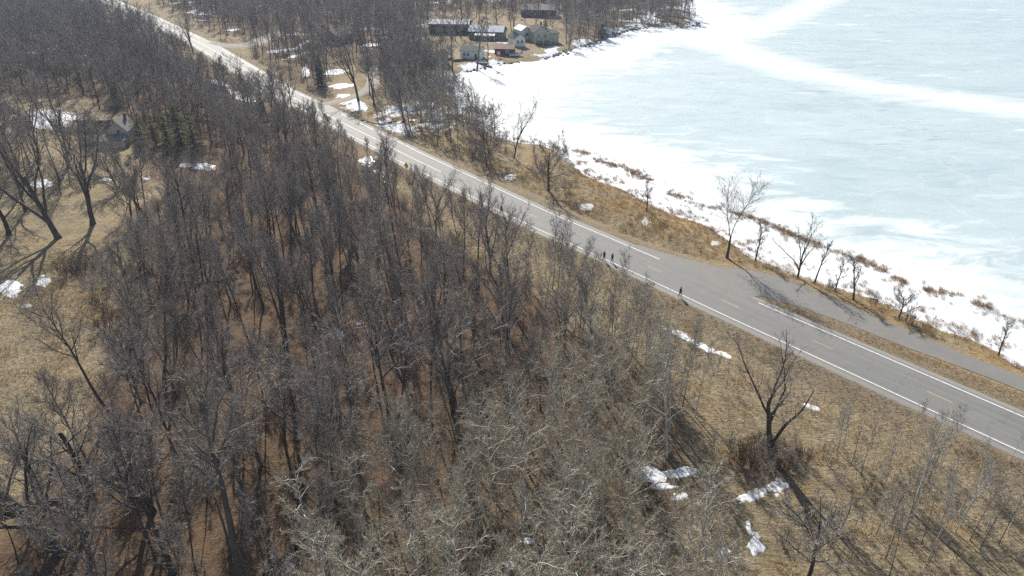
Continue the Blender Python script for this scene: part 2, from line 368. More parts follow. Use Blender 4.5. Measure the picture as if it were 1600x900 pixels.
sc = N(nt, 'ShaderNodeVectorMath', operation='SCALE'); sc.inputs['Scale'].default_value = 26.0; nt.links.new(nz.outputs['Color'], sc.inputs[0]); nt.links.new(v, dv.inputs[0]); nt.links.new(sc.outputs[0], dv.inputs[1]); nt.links.new(dv.outputs[0], vo.inputs['Vector'])
crack = ramp(nt, vo.outputs['Distance'], [(.0, (.16, .16, .16)), (.012, (0, 0, 0))])
c = mix(nt, f, mix(nt, crack, ice, (.70, .73, .73)), snow); nt.links.new(c, b.inputs['Base Color'])
nt.links.new(mapr(nt, f, 0, 1, .38, .9), b.inputs['Roughness'])
bump(nt, b, w2, .25, .35)
tag(link('frozen_lake', lake, m), kind='structure')

# ------------------------------------------------------------------ road, pull-off, side lanes and their markings
def normals2(P):
    T = np.gradient(P, axis=0); T /= np.linalg.norm(T, axis=1)[:, None]; return np.stack([T[:, 1], -T[:, 0]], 1)   # right-hand side when walking along
def ribbon(name, P, offs, z, skirt=0.0):
    Nn = normals2(P); k = len(offs); ar = np.concatenate([[0], np.cumsum(np.hypot(*np.diff(P, axis=0).T))])
    V = []; U = []
    for i in range(len(P)):
        for j, o in enumerate(offs):
            q = P[i] + Nn[i] * o; zz = z - (skirt if skirt and j in (0, k - 1) else 0) - (0 if not skirt else .012 * abs(o) / 4)
            V.append((q[0], q[1], zz)); U.append((o, ar[i]))
    idx = np.arange(len(V)).reshape(len(P), k)
    F = np.stack([idx[:-1, :-1], idx[:-1, 1:], idx[1:, 1:], idx[1:, :-1]], -1).reshape(-1, 4)
    me = mesh_arrays(name, V, [F[:, ::-1]]); U = np.array(U); attr(me, 'across', U[:, 0]); attr(me, 'along', U[:, 1])
    if me.polygons[0].normal.z < 0: me.flip_normals()
    return me
def asphalt(name, base, lanes=True):
    m, nt, b = mat(name, .72, .35); v = coords(nt, 'Object')
    n = noise(nt, v, .35, 5, .6); g = noise(nt, v, 22, 3, .7)
    c = ramp(nt, n, [(.3, tuple(x * .88 for x in base)), (.7, tuple(x * 1.10 for x in base))])
    c = mix(nt, .35, c, ramp(nt, g, [(.3, tuple(x * .65 for x in base)), (.7, tuple(x * 1.35 for x in base))]))
    if lanes:
        ac = math_(nt, 'ABSOLUTE', attrib(nt, 'across'))
        cb = N(nt, 'ShaderNodeCombineXYZ'); nt.links.new(attrib(nt, 'across'), cb.inputs[0])
        nt.links.new(math_(nt, 'MULTIPLY', attrib(nt, 'along'), .02), cb.inputs[1])
        st = noise(nt, cb.outputs[0], 1.3, 4, .6)
        c = mix(nt, ramp(nt, st, [(.35, (.6, .6, .6)), (.65, (0, 0, 0))]), c, tuple(x * .66 for x in base))
        w = ramp(nt, mapr(nt, ac, 0, 5), [(.0, (.0,) * 3), (.16, (.5,) * 3), (.24, (.1,) * 3), (.46, (.1,) * 3), (.54, (.5,) * 3), (.64, (.0,) * 3)])
        c = mix(nt, w, c, tuple(x * .82 for x in base))
        e = ramp(nt, mapr(nt, ac, 3.5, 5), [(.25, (0, 0, 0)), (.55, (.8, .8, .8))])
        c = mix(nt, e, c, (base[0] * 1.28, base[1] * 1.24, base[2] * 1.16))
        fr = math_(nt, 'FRACT', math_(nt, 'ADD', math_(nt, 'MULTIPLY', attrib(nt, 'along'), 1 / 11.0), math_(nt, 'MULTIPLY', noise(nt, v, .22, 6, .7), .55)))
        cr = ramp(nt, math_(nt, 'ABSOLUTE', math_(nt, 'SUBTRACT', fr, .5)), [(.0, (.55, .55, .55)), (.008, (0, 0, 0))])
        c = mix(nt, cr, c, tuple(x * .4 for x in base))
    nt.links.new(c, b.inputs['Base Color']); bump(nt, b, g, .3, .01); return m
M['asphalt'] = asphalt('worn_asphalt', (.192, .191, .181)); M['asphalt_old'] = asphalt('old_asphalt', (.18, .174, .16), False)
M['gravel'] = simple('gravel', (.30, .275, .24), .95, .25, 1.2, .1)
def paint(name, col):
    m, nt, b = mat(name, .6, .3); n = noise(nt, coords(nt, 'Object'), 2.2, 6, .75)
    c = ramp(nt, n, [(.32, (.24, .235, .22)), (.47, col)]); nt.links.new(c, b.inputs['Base Color']); return m
M['white_paint'] = paint('white_paint', (.72, .72, .70)); M['yellow_paint'] = paint('yellow_paint', (.48, .37, .17)); M['cream_paint'] = paint('cream_paint', (.66, .61, .47))
road = tag(link('road', ribbon('road', ROAD, [-HALF - .25, -HALF, -3.6, -2.7, -1.8, -.9, 0, .9, 1.8, 2.7, 3.6, HALF, HALF + .25], .012, .12), M['asphalt']), kind='structure')
def along(P, step=.5):
    ar = np.concatenate([[0], np.cumsum(np.hypot(*np.diff(P, axis=0).T))]); t = np.arange(0, ar[-1], step)
    return np.stack([np.interp(t, ar, P[:, 0]), np.interp(t, ar, P[:, 1])], 1)
RA = along(ROAD, .5); RN = normals2(RA)
def nearest(P, q): return int(np.argmin(np.hypot(*(P - np.asarray(q)).T)))
def strip(name, i0, i1, off, w, mt):
    P = RA[i0:i1 + 1]; return link(name, ribbon(name, P, [off - w / 2, off + w / 2], .0165), mt, road)
i_tip = nearest(RA, plane(1170, 482)); i_apr = nearest(RA, plane(1022, 408)); i_end = nearest(RA, (-330, 585))
# walking along ROAD goes away from the camera: the left side of the photo is at negative offsets
strip('edge_line', 60, i_end, -3.55, .17, M['white_paint'])
i_jun = nearest(RA, (-121, 306)); i_jun2 = nearest(RA, (-140, 334)); i_dr = nearest(RA, (-52, 206)); i_dr2 = nearest(RA, (-63, 220))
for a, e in ((60, i_tip), (i_apr, i_dr), (i_dr2, i_jun), (i_jun2, i_end)): strip('edge_line', a, e, 3.55, .19, M['white_paint'])
i_sol = nearest(RA, plane(690, 268))
strip('centre_line', i_sol, i_end, 0, .17, M['cream_paint'])
for d in range(-8, 30):
    a = nearest(RA, (33.9, 95.35)) + int(round(d * 15.24 / .5))
    if 60 < a < i_sol - 16: strip('centre_dash', a, a + 6, 0, .12, M['yellow_paint'])
me = bpy.data.meshes.new('pull_off'); bm = bmesh.new()
vs_ = [bm.verts.new((p[0], p[1], .002)) for p in smooth_line(np.vstack([PULL, PULL[:1]]), 3)[:-1]]
f_ = bm.faces.new(vs_); bmesh.ops.recalc_face_normals(bm, faces=[f_])
if f_.normal.z < 0: f_.normal_flip()
ex = bmesh.ops.extrude_face_region(bm, geom=[f_]); bmesh.ops.translate(bm, verts=[q for q in ex['geom'] if isinstance(q, bmesh.types.BMVert)], vec=(0, 0, -.12))
bmesh.ops.recalc_face_normals(bm, faces=bm.faces); bmesh.ops.triangulate(bm, faces=bm.faces); bm.to_mesh(me); bm.free()
tag(link('pull_off', me, M['asphalt_old']), kind='structure')
tag(link('side_road', ribbon('side_road', SIDE, [-4.4, -4.0, 0, 4.0, 4.4], .004, .1), M['gravel']), kind='structure')
tag(link('driveway', ribbon('driveway', DRIVE, [-2.4, -2.0, 0, 2.0, 2.4], .003, .1), M['gravel']), kind='structure')

# ------------------------------------------------------------------ trees
def unit(v): return v / (np.linalg.norm(v) + 1e-9)
def side_dir(d, ang, phi):
    a = np.cross(d, [0, 0, 1.]) if abs(d[2]) < .95 else np.cross(d, [1., 0, 0]); a = unit(a); bb = np.cross(d, a)
    return unit(d * math.cos(ang) + (a * math.cos(phi) + bb * math.sin(phi)) * math.sin(ang))
def grow(rg, out, p, d, L, r0, r1, nseg, wander, up, level):
    pts = [p]; q = p; dd = d
    for i in range(nseg):
        dd = unit(dd + rg.normal(0, wander, 3) + np.array([0, 0, up])); q = q + dd * (L / nseg); pts.append(q)
    pts = np.array(pts); out.append((level, pts, np.linspace(r0, r1, nseg + 1))); return pts
def at(pts, t):
    n = len(pts) - 1; i = min(int(t * n), n - 1); f = t * n - i
    return pts[i] * (1 - f) + pts[i + 1] * f, unit(pts[i + 1] - pts[i])
def side_dirs(D, ang, phi):
    ref = np.where(np.abs(D[:, 2:3]) < .95, np.array([0, 0, 1.]), np.array([1., 0, 0])); A = np.cross(D, ref); A /= np.linalg.norm(A, axis=1, keepdims=True) + 1e-9; B = np.cross(D, A)
    V = D * np.cos(ang)[:, None] + (A * np.cos(phi)[:, None] + B * np.sin(phi)[:, None]) * np.sin(ang)[:, None]
    return V / (np.linalg.norm(V, axis=1, keepdims=True) + 1e-9)
def shoots(rg, P, n, t0, ang, length, up, bend):
    """n side shoots on each polyline of P (m,k,3) -> (m*n,3,3)"""
    m, k, _ = P.shape; t = np.clip(t0 + (1 - t0) * (np.arange(n)[None] + rg.random((m, n))) / n, 0, .985) * (k - 1); i = t.astype(int); f = (t - i)[..., None]
    r = np.arange(m)[:, None]; a = P[r, i]; b = P[r, i + 1]; p = (a * (1 - f) + b * f).reshape(-1, 3); d = (b - a).reshape(-1, 3); d /= np.linalg.norm(d, axis=1, keepdims=True) + 1e-9
    D = side_dirs(d, rg.uniform(ang[0], ang[1], m * n), rg.random(m * n) * 6.28); D[:, 2] += up
    L = (np.repeat(length, n) * rg.uniform(.6, 1.3, m * n))[:, None]; q = p + D * L * .5; E2 = D + rg.normal(0, bend, D.shape); E2[:, 2] += up * .6
    return np.stack([p, q, q + E2 * L * .5], 1)
def make_tree(seed, H=16., tr=.2, style='wood', twig=.02, spread=1.0, lean=(0, 0), dens=1.0, fine=3):
    """-> (lines of trunk, limbs and branches; twigs; twiglets; twig radius)"""
    rg = np.random.default_rng(seed); out = []
    S_ = {'wood':  dict(t0=.52, n=11, ang=(.45, .9), ll=.31, up=.12, wt=.05, nb=8),
          'tall':  dict(t0=.56, n=11, ang=(.4, .85), ll=.25, up=.13, wt=.04, nb=7),
          'vase':  dict(t0=.22, n=6, ang=(.26, .52), ll=.78, up=.05, wt=.05, nb=15),
          'oak':   dict(t0=.26, n=10, ang=(.8, 1.2), ll=.52, up=.05, wt=.06, nb=11),
          'pole':  dict(t0=.45, n=14, ang=(.5, .9), ll=.17, up=.12, wt=.03, nb=5),
          'aspen': dict(t0=.30, n=18, ang=(.7, 1.15), ll=.26, up=.07, wt=.035, nb=8),
          'fork':  dict(t0=.16, n=2, ang=(.13, .26), ll=.92, up=.03, wt=.03, nb=26),
          'sap':   dict(t0=.30, n=8, ang=(.4, .8), ll=.30, up=.10, wt=.05, nb=6)}[style]
    d0 = unit(np.array([lean[0], lean[1], 1.]))
    tl = H * (.55 if style == 'vase' else .28 if style == 'fork' else .62 if style == 'oak' else .93)
    trunk = grow(rg, out, np.array([0, 0, -.35]), d0, tl, tr, tr * (.55 if style in ('vase', 'oak', 'fork') else .16), 9, S_['wt'], .015, 0)
    out[-1][2][0] *= 1.35; phi = rg.random() * 6.28; BR = []; BL = []
    for i in range(S_['n']):
        t = S_['t0'] + (1 - S_['t0']) * (i + rg.random() * .8) / S_['n']
        if style == 'fork': t = .9 + .1 * i
        p, d = at(trunk, min(t, .995)); phi += 2.4 + rg.normal(0, .4)
        if style == 'fork': phi = math.pi * i + .1
        tt = (t - S_['t0']) / (1 - S_['t0'])
        ll = H * S_['ll'] * (1.0 - (.55 * tt if style not in ('vase', 'fork') else .25 * tt)) * rg.uniform(.75, 1.2) * spread
        if style == 'vase': ll = min(ll, (H - p[2]) * 1.12)
        lr = max(tr * (.62 if style in ('vase', 'fork') else .40) * (1 - .55 * tt), twig * 1.6)
        limb = grow(rg, out, p, side_dir(d, rg.uniform(*S_['ang']) * (spread ** .5), phi), ll, lr, twig * 1.2, 8, .12, S_['up'], 1)
        nb = max(3, int(S_['nb'] * dens * rg.uniform(.8, 1.2))); ph2 = rg.random() * 6.28
        for j in range(nb):
            u = .18 + .82 * (j + rg.random()) / nb; pb, db_ = at(limb, min(u, .99)); ph2 += 2.4 + rg.normal(0, .5)
            bl = min(ll, H * .40) * rg.uniform(.30, .50) * (1.1 - .45 * u) * (1.45 if style == 'fork' else 1)
            BR.append(grow(rg, out, pb, side_dir(db_, rg.uniform(.45, .9), ph2), bl, max(min(lr, tr * .45) * .36 * (1 - .5 * u), twig * 1.0), twig * .8, 4, .14, S_['up'] * .8, 2)); BL.append(bl)
    BR = np.array(BR); BL = np.array(BL); n3 = 7; L3 = np.maximum(.45, BL * .40)
    tw = shoots(rg, BR, n3, .12, (.4, .95), L3, .10, .25); tt_ = shoots(rg, tw, fine, .12, (.35, .9), np.repeat(L3 * .55, n3), .12, .2)
    return out, tw, tt_, twig
def ribbons(rg, P, R):
    """flat tapering slivers along polylines P (m,k,3)"""
    m, k, _ = P.shape; T = P[:, -1] - P[:, 0]; A = np.cross(T, rg.normal(0, 1, (m, 3))); A /= np.linalg.norm(A, axis=1, keepdims=True) + 1e-9
    r = R * np.linspace(1, .3, k); V = np.stack([P - A[:, None] * r[None, :, None], P + A[:, None] * r[None, :, None]], 2).reshape(-1, 3)
    i = np.arange(m * k * 2).reshape(m, k, 2); return V, np.stack([i[:, :-1, 0], i[:, :-1, 1], i[:, 1:, 1], i[:, 1:, 0]], -1).reshape(-1, 4)
def bush_lines(seed, H=2.5, n=16, twig=.013):
    rg = np.random.default_rng(seed); out = []
    for i in range(n):
        a = rg.random() * 6.28; r = rg.random() ** .5 * H * .22; L = H * rg.uniform(.6, 1.1)
        d = unit(np.array([math.cos(a) * rg.uniform(.1, .6), math.sin(a) * rg.uniform(.1, .6), 1.]))
        st = grow(rg, out, np.array([math.cos(a) * r, math.sin(a) * r, -.15]), d, L, twig * 2.0, twig * .8, 5, .10, .05, 2)
        for j in range(9):
            p, dd = at(st, rg.uniform(.2, .98)); tw = grow(rg, out, p, side_dir(dd, rg.uniform(.3, .8), rg.random() * 6.28), L * rg.uniform(.2, .42), twig, twig * .5, 2, .13, .1, 3)
            for q in range(3):
                p2, d2 = at(tw, rg.uniform(.2, .95)); grow(rg, out, p2, side_dir(d2, .6, rg.random() * 6.28), L * rg.uniform(.08, .2), twig * .7, twig * .3, 1, 0, .1, 4)
    return out
def lines_mesh(name, lines, sides):
    Vs, Fs, n = [], [], 0; by = {}
    for lv, p, r in lines: by.setdefault((len(p), sides[lv]), []).append((p, r))
    for (ln, k), it in by.items():
        V, F = tube_mesh(np.array([a for a, _ in it]), np.array([q for _, q in it]), k); Vs.append(V); Fs.append(F + n); n += len(V)
    return mesh_arrays(name, np.vstack(Vs), [np.vstack(Fs)], True)
SIDES = {0: 8, 1: 5, 2: 3, 3: 3, 4: 3}
def proto(tree, bmat, tmat, pale=False):
    """(trunk mesh with the main limbs, crown mesh of branches and twigs)"""
    lines, tw, tt_, r = tree; rg = np.random.default_rng(len(tw))
    a = lines_mesh('trunk', [l for l in lines if l[0] <= (2 if pale else 1)], SIDES)
    V, F = [], []; n = 0; by = {}
    for lv, p, q in lines:
        if lv > (2 if pale else 1): by.setdefault(len(p), []).append((p, q))
    for it in by.values():
        v, f = tube_mesh(np.array([x for x, _ in it]), np.array([y for _, y in it]), 3); V.append(v); F.append(f + n); n += len(v)
    for P, rr in ((tw, r * .85), (tt_[:, ::2], r * .62)):
        v, f = ribbons(rg, P, rr); V.append(v); F.append(f + n); n += len(v)
    c = mesh_arrays('crown', np.vstack(V), [np.vstack(F)], False)
    a.materials.append(bmat); c.materials.append(tmat); return a, c
def bush_proto(lines, tmat):
    a = lines_mesh('stems', [l for l in lines if l[0] == 2], SIDES); c = lines_mesh('twigs', [l for l in lines if l[0] > 2], SIDES)
    a.materials.append(tmat); c.materials.append(tmat); return a, c
def conifer(seed, H=10., rad=2.2, dense=1.0):
    rg = np.random.default_rng(seed); tl = []; V = []; n = 0
    grow(rg, tl, np.array([0, 0, -.3]), np.array([0, 0, 1.]), H + .2, H * .018, .02, 8, .01, 0, 0)
    z = H * .08
    while z < H * .99:
        f = 1 - z / H; R = rad * (f ** .8 + .05); nb = int((7 + 4 * f) * dense)
        for i in range(nb):
            a = rg.random() * 6.28; L = R * rg.uniform(.7, 1.12); dz = -.12 - .18 * f + rg.normal(0, .08)
            d = np.array([math.cos(a), math.sin(a), dz]); base = np.array([0, 0, z + rg.normal(0, .08)]); s = np.array([-math.sin(a), math.cos(a), 0])
            m_ = max(4, int(L * 6))
            for k in range(m_):
                t = (k + .6) / m_; p = base + d * L * t + np.array([0, 0, .18 * L * t * t]); w = (.10 + .30 * (1 - t) * f + .05) * (.8 + .5 * rg.random())
                for sg in (-1, 1):
                    tip = p + s * sg * w + d * w * .8 + np.array([0, 0, rg.normal(-.05, .07)])
                    q = p + d * .16; up = np.array([0, 0, .05])
                    V += [p - d * .05, q + up, tip]
        z += H * .035 * rg.uniform(.8, 1.2)
    V = np.array(V); F = np.arange(len(V)).reshape(-1, 3)
    return lines_mesh('trunk', tl, SIDES), mesh_arrays('crown', V, [F])

WK = [('tall', 17, .13, .9), ('wood', 17, .20, 1.0), ('vase', 15, .18, .75), ('tall', 18, .15, 1.0), ('wood', 14, .15, .8), ('oak', 14, .2, .8), ('tall', 15, .11, 1.1), ('wood', 18, .23, 1.1), ('vase', 17, .22, .8), ('tall', 16, .14, .8), ('wood', 15, .17, 1.2), ('tall', 19, .18, 1.0)]
P_WOOD = [proto(make_tree(100 + i, H=h, tr=r, style=st, spread=sp, twig=[.022, .018, .025][i % 3], dens=[1.25, 1.45, 1.05][(i * 7) % 3]), M['bark_dark'] if i % 4 else M['bark_grey'], M['twig_dark'] if i % 2 else M['twig_grey']) for i, (st, h, r, sp) in enumerate(WK)]
P_ASPEN = [proto(make_tree(200 + i, H=[13, 14, 12, 14][i], tr=.125, style='aspen', twig=.0175, spread=[1, 1.1, .95, 1.2][i], dens=.8, fine=3), M['bark_aspen'], M['twig_aspen']) for i in range(4)]
P_POLE = [proto(make_tree(300 + i, H=[12, 13, 11][i], tr=.075, style='pole', twig=.015, dens=.55, fine=2, lean=(.05, 0)), M['bark_aspen'] if i else M['bark_grey'], M['twig_grey'] if i != 1 else M['twig_aspen']) for i in range(3)]
P_SAP = [proto(make_tree(400 + i, H=[6, 5, 7][i], tr=.04, style='sap', twig=.015, dens=.7, fine=2), M['bark_grey'], M['twig_grey']) for i in range(3)]
P_BUSH = [bush_proto(bush_lines(500 + i, [2.6, 3.2, 2.2][i]), [M['twig_red'], M['twig_dark'], M['twig_grey']][i]) for i in range(3)]
def own(seed, **k):
    a = k.pop('bmat', 'bark_dark'); c = k.pop('tmat', 'twig_dark'); return proto(make_tree(seed, **k), M[a], M[c])

def place(name, pr, loc, label, cat, group=None, rz=0., scale=1., parts=('trunk', 'crown'), tilt=0.):
    o = empty(name, loc, rz, scale); tag(o, label, cat, group)
    if tilt: o.rotation_euler = (rg.normal(0, tilt), rg.normal(0, tilt), rz)
    for nm, me in zip(parts, pr):
        ch = bpy.data.objects.new(nm, me); COL.objects.link(ch); ch.parent = o
    return o

def scatter(poly, n, dmin, rg, keep=None, tries=30):
    """points in a polygon at least dmin apart (dart throwing on a hash grid)"""
    poly = np.asarray(poly); lo = poly.min(0); hi = poly.max(0); cell = {}; out = []
    cand = rg.uniform(lo, hi, (n * tries, 2)); ok = inside(cand, poly)
    if keep is not None: ok &= keep(cand)
    for p in cand[ok]:
        k = (int(p[0] // dmin), int(p[1] // dmin))
        if any((q[0] - p[0]) ** 2 + (q[1] - p[1]) ** 2 < dmin * dmin for i in (-1, 0, 1) for j in (-1, 0, 1) for q in cell.get((k[0] + i, k[1] + j), ())): continue
        cell.setdefault(k, []).append(p); out.append(p)
        if len(out) >= n: break
    return np.array(out)
def in_view(P, top=20., mx=4.):
    """ground points whose tree could show in the photo"""
    x, y = P[:, 0], P[:, 1]; r = np.zeros(len(P), bool)
    for z in (0., top):
        dep = y * _c + (CAM_H - z) * _s; up = y * _s - (CAM_H - z) * _c
        r |= (np.abs(x) < dep * 800 / FPX + mx) & (up > -dep * 450 / FPX - 1) & (up < dep * 450 / FPX + 2) & (dep > 1)
    return r

# scattered instances for masses nobody could count
def gn_mass(name, P, protos, idx, rot, scl, label, cat):
    """one object: points with a mesh chosen, turned and scaled at each"""
    pc = bpy.data.collections.new(name + '_kinds')
    for i, parts in enumerate(protos):
        mats = []; vv = []; ff = []; mi = []; n = 0
        for me in parts:
            k = len(me.vertices); co = np.empty(k * 3, np.float32); me.vertices.foreach_get('co', co); vv.append(co.reshape(-1, 3))
            nl = len(me.loops); li = np.empty(nl, np.int32); me.loops.foreach_get('vertex_index', li); w = len(me.polygons[0].vertices)
            ff.append(li.reshape(-1, w) + n); mi.append(np.full(len(me.polygons), len(mats), np.int32)); mats.append(me.materials[0]); n += k
        jm = mesh_arrays(f'{name}_{i}', np.vstack(vv), ff, True)
        for q in mats: jm.materials.append(q)
        jm.polygons.foreach_set('material_index', np.concatenate(mi))
        pc.objects.link(bpy.data.objects.new(f'{name}_{i:02d}', jm))
    me = bpy.data.meshes.new(name); me.vertices.add(len(P)); me.vertices.foreach_set('co', np.asarray(P, np.float32).ravel())
    attr(me, 'rz', rot); attr(me, 'sc', scl)
    a = me.attributes.new('pick', 'INT', 'POINT'); a.data.foreach_set('value', np.asarray(idx, np.int32))
    o = link(name, me); tag(o, label, cat, kind='stuff')
    ng = bpy.data.node_groups.new(name, 'GeometryNodeTree')
    ng.interface.new_socket('Geometry', in_out='INPUT', socket_type='NodeSocketGeometry'); ng.interface.new_socket('Geometry', in_out='OUTPUT', socket_type='NodeSocketGeometry')
    gi = ng.nodes.new('NodeGroupInput'); go = ng.nodes.new('NodeGroupOutput')
    ip = ng.nodes.new('GeometryNodeInstanceOnPoints'); ci = ng.nodes.new('GeometryNodeCollectionInfo')
    ci.inputs['Collection'].default_value = pc; ci.inputs['Separate Children'].default_value = True; ci.inputs['Reset Children'].default_value = True
    def na(nm, t):
        q = ng.nodes.new('GeometryNodeInputNamedAttribute'); q.data_type = t; q.inputs['Name'].default_value = nm; return q.outputs['Attribute']
    cx = ng.nodes.new('ShaderNodeCombineXYZ'); cs = ng.nodes.new('ShaderNodeCombineXYZ')
    ng.links.new(na('rz', 'FLOAT'), cx.inputs[2]); s_ = na('sc', 'FLOAT')
    for i in range(3): ng.links.new(s_, cs.inputs[i])
    ng.links.new(gi.outputs[0], ip.inputs['Points']); ng.links.new(ci.outputs[0], ip.inputs['Instance'])
    ip.inputs['Pick Instance'].default_value = True; ng.links.new(na('pick', 'INT'), ip.inputs['Instance Index'])
    ng.links.new(cx.outputs[0], ip.inputs['Rotation']); ng.links.new(cs.outputs[0], ip.inputs['Scale'])
    ng.links.new(ip.outputs[0], go.inputs[0])
    md = o.modifiers.new('scatter', 'NODES'); md.node_group = ng
    return o

rg = np.random.default_rng(11)
taken = []                                           # trunks already placed: (x, y, clear radius)
def solo(px, py, top, pr_h, pr, label, name='bare_tree', cat='tree', rz=0., group=None, z=None, grow_=1.):
    """one tree told apart in the photo: foot at photo point, height from the row of its tip; pr_h is the built height"""
    p = G(px, py); h = height_for(p.x, p.y, top) - p.z
    taken.append((p.x, p.y, 2.5))
    return place(name, pr, p, label, cat, group, rz, h / pr_h * grow_)

# --- trees one can single out
solo(1136, 403, 264, 17, own(901, H=17, tr=.30, style='fork', spread=.92, dens=1.3, twig=.023, bmat='bark_dark', tmat='twig_grey'), 'tall bare tree with two stems from one foot at the corner of the pull-off')
for i, (bx, by, tp, st, h, lab) in enumerate([
    (1246, 434, 342, 'vase', 13, 'slender many-limbed bare tree on the bank above the pull-off, nearest the two-stemmed tree'),
    (1272, 443, 372, 'pole', 11, 'thin leaning bare tree on the bank just right of the many-limbed slender one'),
    (1305, 455, 402, 'sap', 6, 'small bare tree halfway along the bank beside the pull-off'),
    (1333, 468, 400, 'sap', 6, 'small crooked bare tree on the bank beside the pull-off, before the spreading one'),
    (1404, 497, 440, 'oak', 6, 'low wide-spreading bare tree on the bank beside the pull-off'),
    (1560, 556, 500, 'sap', 6, 'small pale bare tree on the snowy bank near the right edge'),
    (1180, 408, 345, 'sap', 6, 'bunch-stemmed young bare tree just right of the two-stemmed tree'),
    (1010, 330, 278, 'sap', 6, 'small dark bare tree in the orange shore grass by the lake')]):
    solo(bx, by, tp, h, own(910 + i, H=h, tr=.036 * h ** .75, style=st, twig=.022, dens=.7 if st != 'vase' else .8, tmat='twig_grey', bmat='bark_dark', lean=(.08 if i in (1, 3) else 0, 0)), lab)
solo(803, 247, 146, 16, own(930, H=16, tr=.2, style='vase', twig=.023, dens=.8, lean=(.22, 0), spread=.8), 'tall thin leaning bare tree standing out against the white ice')
solo(857, 297, 194, 13, own(931, H=13, tr=.24, style='oak', twig=.025, dens=1.1, spread=.9), 'round-crowned dark bare tree between the road and the frozen lake')
solo(766, 428, 272, 17, own(932, H=17, tr=.25, style='vase', twig=.023, dens=.7, spread=.75), 'dark vase-shaped bare tree rising before the road beside the lone walker')
solo(593, 368, 240, 15, own(933, H=15, tr=.17, style='wood', twig=.022, dens=.7, spread=.8), 'slim bare tree with few limbs on the verge by the yellow road sign')
solo(552, 372, 196, 19, own(934, H=19, tr=.33, style='vase', twig=.025, dens=.8, spread=.7, lean=(-.10, 0)), 'tall dark twin-trunk bare tree leaning left, at the wood edge near the road')
solo(578, 452, 316, 17, own(935, H=17, tr=.36, style='vase', twig=.025, dens=.9, spread=.95), 'broad fan-limbed dark tree in the middle of the wood')
solo(92, 372, 180, 20, own(936, H=20, tr=.5, style='vase', twig=.027, dens=1.4, spread=1.1, lean=(-.25, 0)), 'huge old bare tree with thick limbs leaning left over the field')
solo(145, 350, 165, 19, own(937, H=19, tr=.42, style='vase', twig=.026, dens=1.4, spread=.8), 'old thick bare tree with twin upright trunks before the cottage')
solo(14, 366, 205, 17, own(938, H=17, tr=.36, style='oak', twig=.026, dens=1.4), 'thick bare tree at the left edge above the tan field')
solo(235, 345, 235, 14, own(939, H=14, tr=.26, style='vase', twig=.025, dens=.9, lean=(-.35, 0), spread=.9), 'left-leaning bare tree at the wood corner right of the old thick trees')
solo(1207, 712, 545, 13, own(940, H=13, tr=.34, style='vase', twig=.02, dens=.9, spread=1.25, lean=(-.16, 0)), 'dark many-stemmed tree standing alone in the verge grass')
solo(1262, 905, 752, 9, own(941, H=9, tr=.15, style='oak', twig=.023, dens=.9, spread=1.0), 'small round-crowned dark tree in the grass at the bottom right')
solo(710, 648, 430, 19, own(942, H=19, tr=.34, style='wood', twig=.036, dens=.9), 'straight thick-trunked dark tree in the centre of the wood')
solo(622, 715, 450, 20, own(943, H=20, tr=.25, style='wood', twig=.036, dens=.8, lean=(-.10, 0)), 'very tall straight dark trunk leaning left in the lower centre of the wood')
solo(98, 862, 612, 17, own(944, H=17, tr=.50, style='oak', twig=.025, dens=1.0, lean=(-.42, .1), spread=1.0), 'massive dark tree leaning left with heavy limbs in the bottom left corner')
solo(150, 790, 590, 14, own(945, H=14, tr=.30, style='oak', twig=.025, dens=1.0), 'dark spreading tree where the wood meets the left field')
solo(240, 800, 610, 14, own(946, H=14, tr=.32, style='oak', twig=.025, dens=1.0, lean=(-.1, 0)), 'heavy-limbed dark tree just right of the spreading one at the field edge')
solo(378, 905, 575, 19, own(947, H=19, tr=.34, style='wood', twig=.025, dens=1.1, bmat='bark_grey', tmat='twig_grey'), 'tall grey-crowned tree with a thick trunk near the bottom edge')
solo(270, 895, 690, 14, own(948, H=14, tr=.28, style='wood', twig=.036), 'short thick dark tree near the bottom edge right of the massive leaning one')
for i, (bx, by, tp, lab) in enumerate([(243, 118, 25, 'broad dark bare tree before the far bend of the road'), (303, 85, 15, 'lone bare tree leaning left beside the road before the side lane'),
        (455, 165, 100, 'bare vase-shaped tree left of the road across from the driveway'), (425, 180, 105, 'bare tree with fine upright limbs left of the road, next to the vase-shaped one'),
        (478, 198, 138, 'low bare tree with crooked round crown at the road edge'), (560, 158, 40, 'tall dark bare tree at the driveway mouth'), (585, 165, 78, 'dark upright bare tree right of the driveway mouth'),
        (632, 190, 95, 'crooked dark bare tree in the snow between road and lake'), (745, 112, 22, 'tall bare tree on the shore before the white boathouse'), (707, 112, 40, 'bare shore tree left of the boathouse'),
        (800, 66, 6, 'bare tree standing among the lake cottages'), (888, 80, 22, 'pale bare tree leaning over the lake shore right of the cottages'), (720, 60, 0, 'dark bare tree before the long brown house'),
        (762, 105, 35, 'slim bare tree at the ice edge before the red shed')]):
    st = ['oak', 'vase', 'vase', 'vase', 'oak', 'vase', 'wood', 'vase', 'wood', 'wood', 'wood', 'vase', 'oak', 'wood'][i]
    solo(bx, by, tp, 17, own(950 + i, H=17, tr=.3, style=st, twig=.036, dens=.8, spread=.85, lean=(-.12 if i in (1, 7) else .15 if i == 11 else 0, 0), bmat='bark_grey' if i == 11 else 'bark_dark', tmat='twig_grey' if i in (11, 3) else 'twig_dark'), lab)

